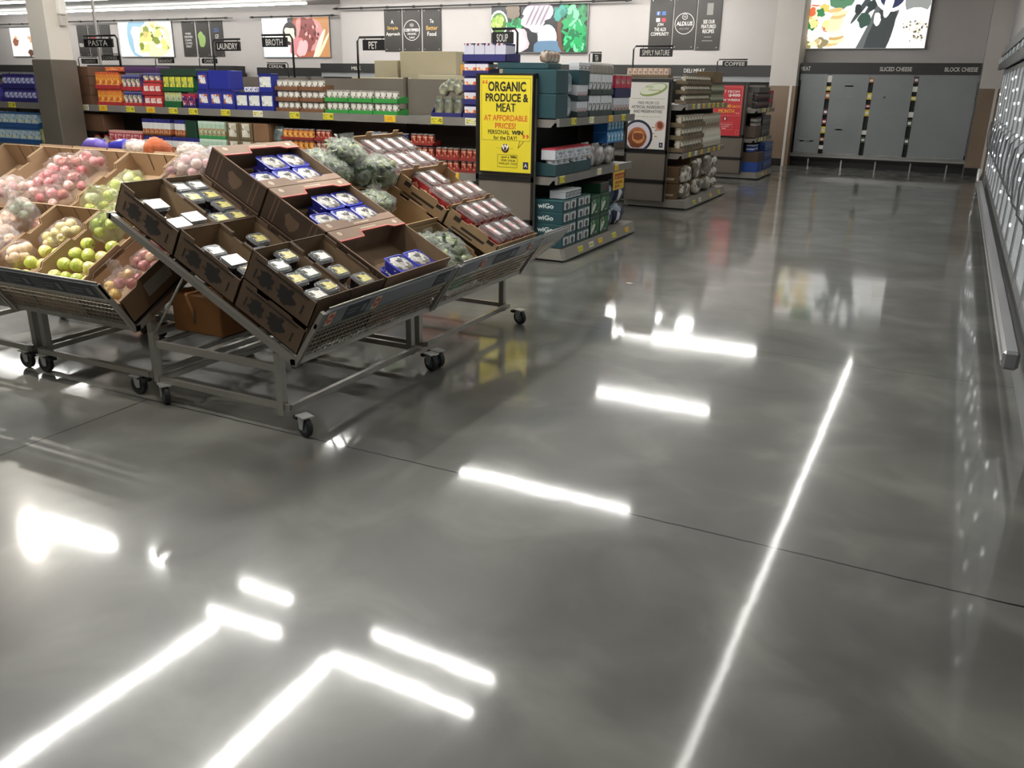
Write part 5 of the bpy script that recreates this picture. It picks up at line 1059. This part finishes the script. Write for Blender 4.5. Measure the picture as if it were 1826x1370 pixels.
sb_me = taper(MB(), .158, .108, .07, .9).mesh('tub', SB_); m = MB(); taper(m, .168, .118, .006, 1, 0, .07); taper(m, .152, .104, .022, 1.08, 0, .076); sl_me = m.mesh('lid', SLID); m = MB(); m.box(-.06, -.02, .0985, .05, .024, .0995); sla_me = m.mesh('label', SLAB)
def straw(s, y, n, label, rot=0):
    t = thing('strawberry_clamshell', label, 'strawberries', SR @ T(s, y, n) @ RZ(rot), 'strawberry clamshells')
    place('tub', sb_me, t); place('lid', sl_me, t); place('label', sla_me, t)
for nm, s, rows in (('top', -1.2, [(.1, 4, .0), (.29, 4, .01)]), ('middle', -.8, [(.1, 2, .0), (.29, 4, .02)]), ('bottom', -.4, [(.1, 4, .02), (.29, 4, .0)])):
    for ri, (u, k, dz) in enumerate(rows):
        for j in range(k): straw(s+u, 4.53+.085+.126*(j+(.7 if k == 2 else 0)), N0+.17+.03+dz, '%s strawberry clamshell in the %s row of the %s strawberry carton' % (ORD[j], ['rear', 'front'][ri], nm), rr.uniform(-3, 3))
# bagged leaves and herbs
KC = lambda label, s, y, W, H: tag((lambda m: (walls(m, .395, W, H, .006, .03), m.build('herb_carton', [KR, KRI], None, SR @ T(s, y, N0)))[1])(MB()), label, 'carton', 'herb cartons')
for nm, s, H in (('top', -1.23, .2), ('middle', -.83, .2), ('bottom', -.4, .17)): KC('kraft herb carton between mushrooms and strawberries, %s on the slope' % nm, s-(.03 if s > -.5 else .0), 3.985, .53, H)
LEAF = patches('salad_leaves', ('#3f4f2c', '#26391d', '#586840', '#737f58', '#304626', '#8a9470'), 26, .45, .8); LFILM = film('salad_film', '#d2d8d4', .72, .13, 2., 46)
def leafbag(label, s, y, n, r, seed, rot=0):
    if n < .19:
        a = -1.23 if s < -.83 else -.83 if s < -.43 else -.43; k = 1.24; rs = min(r[0], .15); ry = min(r[1], .2); r = (rs, ry, r[2])
        s = min(max(s, a+.01+rs*k), a+.385-rs*k); y = min(max(y, 3.995+ry*k), 4.505-ry*k); n = max(n, .05+.2*r[2])
    t = thing('salad_bag', label, 'salad bag', SR @ T(s, y, n) @ RZ(rot), 'salad and herb bags')
    a = MB(); a.blob((0, 0, r[2]), (r[0]*.92, r[1]*.92, r[2]*.9), 0, seed, .5, 14, 9, .8, 3.2)
    rg = random.Random(seed)
    for i in range(24):
        th, ph = rg.uniform(0, 6.28), rg.uniform(-.1, 1.4); d = Vector((math.cos(th)*math.cos(ph)*r[0], math.sin(th)*math.cos(ph)*r[1], r[2]+math.sin(ph)*r[2])); e = Vector((rg.uniform(-1, 1), rg.uniform(-1, 1), rg.uniform(-.2, .7))).normalized()*.06; g = e.cross(d).normalized()*.009
        a.add([d*.85-e-g, d*.9+g-e, d*1.0+e*.8], [(0, 1, 2)], 0)
    a.build('leaves', LEAF, t)
    f = MB(); f.blob((0, 0, r[2]), (r[0], r[1], r[2]), 0, seed+7, .38, 16, 10, .7, 3.5); f.add([(-.02, -r[1]*.6, 2*r[2]*.93), (-.03, r[1]*.6, 2*r[2]*.9), (-.06, r[1]*.7, 2*r[2]+.03), (-.05, -r[1]*.7, 2*r[2]+.035)], [(0, 1, 2, 3)], 0)
    f.build('film', LFILM, t)
for i, (s, y, n, r, nm) in enumerate([(-1.08, 4.12, .16, (.13, .11, .09), 'upper left of the heap'), (-1.08, 4.36, .16, (.13, .12, .1), 'upper right of the heap'), (-.9, 4.08, .18, (.12, .1, .09), 'left of the heap'), (-.9, 4.28, .2, (.12, .11, .1), 'centre of the heap'), (-.86, 4.43, .2, (.12, .09, .1), 'right of the heap beside strawberries'), (-1.0, 4.24, .31, (.12, .13, .06), 'crowning the heap'),
      (-.74, 4.2, .15, (.11, .13, .07), 'lowest of the heap'), (-.3, 4.12, .07, (.1, .1, .07), 'left in the bottom herb carton'), (-.13, 4.2, .07, (.1, .12, .08), 'centre of the bottom herb carton'), (-.22, 4.38, .09, (.12, .11, .08), 'right in the bottom herb carton'), (-.1, 4.4, .06, (.08, .08, .07), 'front right of the bottom herb carton'), (-.36, 4.28, .1, (.1, .1, .06), 'rear of the bottom herb carton')]):
    leafbag('glossy bag of green leaves, %s' % nm, s-.02, y, n, tuple(q*.9 for q in r), i+1, 0)
# green bag seen through the wire front
tag(MB().blob((0, 0, 0), (.13, .05, .011), 0, 5, .3, 14, 8, .6, 3).build('herb_bag', mottled('bright_green_film', '#2f8a55', '#9fd0ae', 9, .25), None, BR @ T(0, 4.14, 0) @ front(ZB_R) @ T(0, .14, -.012)), 'bright green bag pressed against the wire basket front', 'bag')

# ---------------------------------------------------------------- left stand: tan cartons of apples and bags
TAN = mottled('tan_carton', '#9a8064', '#a88d70', 3, .7); TANI = mottled('tan_inside', '#9f856a', '#ad9376', 3, .75); DKC = mottled('shade_brown_carton', '#4a3828', '#554131', 4, .65)
def apple_carton(label, S, s, y, W, L=.6, H=.21, n=N0, outer=None, grp='tan produce cartons'):
    m = MB(); walls(m, L, W, H, .006, .03, (H, H*.75))
    for c in (.33, .66): m.add([(.0075, W*c, H*.3), (.0075, W*c+.008, H*.3), (.0075, W*c+.03, H*.98), (.0075, W*c+.022, H*.98)], [(0, 1, 2, 3)], 2)
    m.add([(L*.45, W+.0008, .05), (L*.75, W+.0008, .05), (L*.75, W+.0008, .12), (L*.45, W+.0008, .12)], [(3, 2, 1, 0)], 3)
    return tag(m.build('produce_carton', [outer or TAN, TANI, INKM, mat('#8a8478', .6)], None, S @ T(s, y, n)), label, 'carton', grp)
cu = [-5.72, -5.315, -4.93, -4.515, -4.1, -3.70]
for i in range(5): apple_carton('tan carton in the rear row, %s from left' % ORD[i], SL, -1.2, cu[i]+.004, cu[i+1]-cu[i]-.008, .6, .165)
cl = [-4.88, -4.51, -4.14, -3.775]
for i in range(3): apple_carton('tan carton in the front row, %s from left' % ORD[i], SL, -.595, cl[i]+.004, cl[i+1]-cl[i]-.008, .6, .195)
apple_carton('dark brown carton of mixed apples at the stand corner', SL, -.595, -3.77, .315, .6, .17, N0, mottled('corner_carton', '#5a4431', '#66503a', 4, .65))
for i in range(6): apple_carton('tan carton on the far side of the ridge, %s from left' % ORD[5-i], SB, -1.2, 3.66+.34*i, .335, .5, .15, N0, None, 'far side cartons') if i < 6 else None
me_ap = {}
def apple_mesh(c1, c2):
    if (c1, c2) in me_ap: return me_ap[c1, c2]
    m = MB(); m.lathe([(.004, -.029), (.014, -.032), (.027, -.022), (.035, -.002), (.036, .01), (.03, .025), (.018, .033), (.007, .029), (.002, .024)], 14, (0, 0, .032))
    a = m.mesh('apple', mottled('apple_skin', c1, c2, 14, .28, 0, 0, .6)); b = MB().tube([(0, 0, .052), (.003, .002, .072)], .0016, 5).mesh('stem', mat('#4a3422'))
    me_ap[c1, c2] = (a, b); return a, b
def apple(kind, label, M, c, grp):
    a, b = apple_mesh(*c); o = tag(place(kind, a, None, M), label, 'fruit', grp); place('stem', b, o); return o
GA = ('#a9b84a', '#d3d877'); GY = ('#c9c46a', '#e0d890'); RA = ('#8f3340', '#c98a72'); RP = ('#b2525c', '#d9a0a0')
BAGF = film('produce_film', '#cfc0bc', .82, .08, 2.2, 34); NET = film('pink_net', '#c08a88', .5, .3, 1.2, 60); ORF = film('orange_net', '#d9703a', .35, .35, 1.2, 60); WHF = film('white_film', '#dcd2ce', .68, .1, 1.8, 32); GRF = film('green_film', '#c0ca9c', .76, .08, 1.8, 34)
def fruit_bag(label, S, s, y, n, r, cols, k, flm, seed, fs=1., rot=0, knot=None, upright=False, frname='apple'):
    r = (r[0]*.93, r[1]*.93, r[2])
    if S is SL:
        ws = [-4.88, -4.51, -4.14, -3.775, -3.455] if s > -.6 else [-5.72, -5.315, -4.93, -4.515, -4.1, -3.70]
        a, b = next(((p, q) for p, q in zip(ws[:-1], ws[1:]) if p <= y < q), (ws[0], ws[1])); c, d = (-.595, .0) if s > -.6 else (-1.2, -.6)
        k = 1.17; ry = min(r[1], ((b-a)/2-.016)/k); rs = min(r[0], .26); y = min(max(y, a+.014+ry*k), b-.014-ry*k); s = min(max(s, c+.014+rs*k), d-.014-rs*k); r = (rs, ry, r[2]); n = max(n, .05+.12*r[2])
    t = thing('produce_bag', label, 'produce bag', S @ T(s, y, n) @ RZ(rot), 'bags of produce')
    rg = random.Random(seed); ap = [apple_mesh(*c)[0] for c in cols]
    k = int(k*1.6)+6; fs = fs*.82; rf = .034*fs
    for i in range(k):       # fruit crowding up under the film
        u = 1-(i+.5)/k*1.25; a = 2.4*i+seed; h = math.sqrt(max(0, 1-u*u))
        z = r[2]*1.05+u*(r[2]*1.1-rf)
        place(frname, ap[(i*7+seed) % len(ap)], t, T(h*math.cos(a)*(r[0]-rf), h*math.sin(a)*(r[1]-rf), max(z, rf)) @ Matrix.Rotation(rg.uniform(0, 6), 4, 'X') @ Matrix.Rotation(rg.uniform(0, 6), 4, 'Y') @ Matrix.Scale(fs, 4) @ T(0, 0, -.032))
    f = MB(); f.blob((0, 0, r[2]*1.05), (r[0]*1.03, r[1]*1.03, r[2]*1.14), 0, seed, .2, 26, 15, .85, 5.)
    if knot:
        kx, ky, kz = knot; f.tube([(kx*.4, ky*.4, r[2]*1.9), (kx*.8, ky*.8, r[2]*1.9+kz*.5), (kx, ky, r[2]*1.9+kz)], .018, 8)
        f.blob((kx*1.1, ky*1.1, r[2]*1.9+kz*1.2), (.035, .035, .045), 0, seed+3, .9, 10, 6, 1, 4)
    f.build('film', flm, t); return t
# front row
idx = 0
for i, (s, x, n) in enumerate([(-.12, -4.08, .13), (-.12, -3.99, .13), (-.12, -3.9, .135), (-.12, -3.82, .13), (-.2, -4.07, .15), (-.2, -3.97, .155), (-.2, -3.88, .15), (-.28, -4.06, .16), (-.28, -3.96, .165), (-.28, -3.86, .16), (-.36, -4.05, .165), (-.36, -3.86, .165)]):
    apple('green_apple', 'loose pale green apple, %s counted from the price rail, front row' % ORD[i], SL @ T(s, x, n+.012) @ RY(40*i) @ RX(25*i) @ T(0, 0, -.032), GA if i % 3 else GY, 'loose green apples')
for i, (s, x, n) in enumerate([(-.1, -4.2, .12), (-.1, -4.29, .12), (-.1, -4.38, .12), (-.18, -4.22, .14), (-.18, -4.32, .145), (-.18, -4.43, .14), (-.27, -4.2, .15), (-.27, -4.3, .155)]):
    apple('green_apple', 'pale yellow apple, %s counted from the price rail, second carton' % ORD[i], SL @ T(s, x, n+.012) @ RY(50*i) @ RX(35*i) @ T(0, 0, -.032), GY if i % 2 else GA, 'loose yellow apples')
fruit_bag('knotted bag of bright green apples standing in the front carton', SL, -.46, -3.96, .15, (.085, .085, .07), [('#8aa83a', '#c6d66a'), GA], 9, GRF, 3, .9, 0, (-.04, .0, .1))
fruit_bag('clear bag of pale pears lying in the second front carton', SL, -.4, -4.33, .1, (.1, .13, .05), [('#d8b88a', '#e6cfa8'), GY], 8, BAGF, 4)
fruit_bag('shiny pale bag of peaches at the left edge of the front row', SL, -.25, -4.68, .12, (.13, .15, .07), [('#e0b48a', '#f0d2b0')], 9, WHF, 5)
fruit_bag('peach coloured bag behind the price rail, front row', SL, -.2, -4.45, .12, (.09, .07, .06), [('#e3bd98', '#f2dcc0')], 6, BAGF, 6)
fruit_bag('bag of mixed red and yellow apples in the corner carton', SL, -.16, -3.62, .05, (.11, .1, .06), [('#c9a04a', '#d8c070'), RA, ('#b8873c', '#cfa860')], 9, BAGF, 7, 1, 0, (.0, .02, .05))
fruit_bag('second bag of red apples in the corner carton', SL, -.34, -3.6, .06, (.09, .11, .06), [RA, RP, ('#d9c08a', '#c97a6a')], 9, BAGF, 8)
fruit_bag('netted bag of dull red onions at the back of the corner carton', SL, -.52, -3.6, .06, (.07, .11, .06), [('#6a3a40', '#8f5a58')], 7, NET, 9)
fruit_bag('pale green bag left of the tan partition, front row', SL, -.53, -4.7, .13, (.07, .1, .08), [('#c9d8c0', '#8aa08a')], 6, WHF, 10, .9, 0, (.02, .03, .06))
fruit_bag('clear bag with dark red carrots at the left, front row', SL, -.5, -4.6, .08, (.06, .06, .05), [('#7a3a34', '#c9886a')], 5, BAGF, 11)
# rear row
for i, (s, x, n, r) in enumerate([(-.68, -4.72, .1, (.09, .15, .07)), (-.84, -4.68, .11, (.1, .15, .07)), (-1.0, -4.66, .13, (.1, .12, .08))]):
    fruit_bag('pink tinted bag of red apples in rear row, %s from front' % ORD[i], SL, s, x, n, r, [RP, RA, ('#a83a48', '#d88a88'), ('#dba8a4', '#e8c4bc')], 12, BAGF, 20+i)
fruit_bag('pink bag of apples spilling at the left, rear row', SL, -.64, -5.08, .12, (.1, .13, .07), [('#dda89a', '#ecc8b8'), RP], 9, WHF, 24)
fruit_bag('big pale green bag of apples beside the berry carton', SL, -.72, -4.3, .06, (.1, .14, .09), [GA, ('#d6dca8', '#e4e8c4')], 12, GRF, 25)
fruit_bag('pale green bag of apples lower in the rear carton', SL, -.64, -4.22, .03, (.06, .12, .06), [GA, ('#c8d49a', '#e4e8c4')], 8, GRF, 26)
fruit_bag('bag of red apples with blue print beside the berry carton', SL, -.7, -3.95, .06, (.09, .12, .08), [RA, ('#7a5a9a', '#5a6ab0'), RP], 9, BAGF, 27, 1, 0, (-.03, .0, .05))
fruit_bag('bag of brown onions in the right rear carton', SL, -1.07, -4.0, .08, (.1, .08, .07), [('#8a5a3a', '#b98a5a'), ('#6a3440', '#8a5058')], 8, BAGF, 28)
fruit_bag('bag of purple onions in the right rear carton', SL, -1.06, -3.84, .09, (.1, .09, .07), [('#5a2f3c', '#7f4a56')], 7, BAGF, 29)
fruit_bag('large pale pink potato bag beside the mushroom carton', SL, -1.17, -3.8, .15, (.1, .13, .065), [('#d9a0a8', '#e8c4c4'), ('#e6d0cc', '#f2e4e0')], 10, WHF, 30)
fruit_bag('pink bag of apples filling the middle of the rear row', SL, -.76, -4.8, .17, (.12, .1, .06), [RP, ('#a83a48', '#d88a88'), ('#dba8a4', '#e8c4bc')], 9, BAGF, 51)
fruit_bag('pink bag of apples at the top of the rear row', SL, -.93, -4.8, .18, (.11, .1, .06), [RP, RA, ('#dba8a4', '#e8c4bc')], 9, BAGF, 52)
fruit_bag('pale green bag heaped at the top of the rear carton', SL, -.86, -4.22, .13, (.13, .1, .06), [GA, ('#d6dca8', '#e4e8c4')], 9, GRF, 53)
fruit_bag('peach tinted bag at the far left of the front row', SL, -.42, -4.78, .13, (.11, .1, .06), [('#e0b08a', '#f0cdb0')], 8, WHF, 54)
fruit_bag('yellow pears in a clear bag behind the loose apples', SL, -.42, -4.25, .14, (.09, .1, .05), [('#cfc07a', '#e2d8a0')], 7, BAGF, 55)
# bags lying over the ridge
for i, (lab, x, cols, fl, r, n) in enumerate([('white and blue printed potato bag on the ridge, rightmost', -4.06, [('#d8d0c8', '#8a90c0')], WHF, (.1, .13, .05), .2), ('white potato bag on the ridge', -4.3, [('#e0d4c8', '#eee6dc')], WHF, (.1, .13, .055), .2), ('orange net bag of oranges on the ridge', -4.62, [('#d9703a', '#e8925a')], ORF, (.1, .07, .06), .21), ('white potato bag left of the orange net', -4.78, [('#e6d6cc', '#f0e8e0')], WHF, (.1, .11, .055), .2)]):
    fruit_bag(lab, SB, -1.14, -x, n-.055, r, cols, 7, fl, 40+i)
for lab, x, c in (('purple snack bag lying on the ridge, left of two', -5.25, '#6a58b0'), ('deep blue snack bag lying on the ridge, right of two', -4.98, '#2d2a98')):
    tag(place('snack_bag', me_bag(.2, .12, .09, mottled('bag_print', c, c, 3, .35), 3 if 'left' in lab else 8), None, SB @ T(-1.12, -x, .185) @ RZ(80) @ RX(8)), lab, 'bag')
# loose carton on the bars under the berry stand
m = MB(); m.cbox(0, 0, 0, .33, .36, .2, .006); m.add([(.14, -.001, .05), (.16, -.001, .05), (.165, -.001, .12), (.15, -.001, .12)], [(0, 1, 2, 3)], 1)
m.box(0, .175, .2, .33, .179, .202)
tag(m.build('storage_carton', [mottled('orange_carton', '#8a5a30', '#966538', 3, .65), INKM], None, T(-3.455, 3.02, .325)), 'closed orange brown carton resting on the bars under the berry cartons', 'carton')
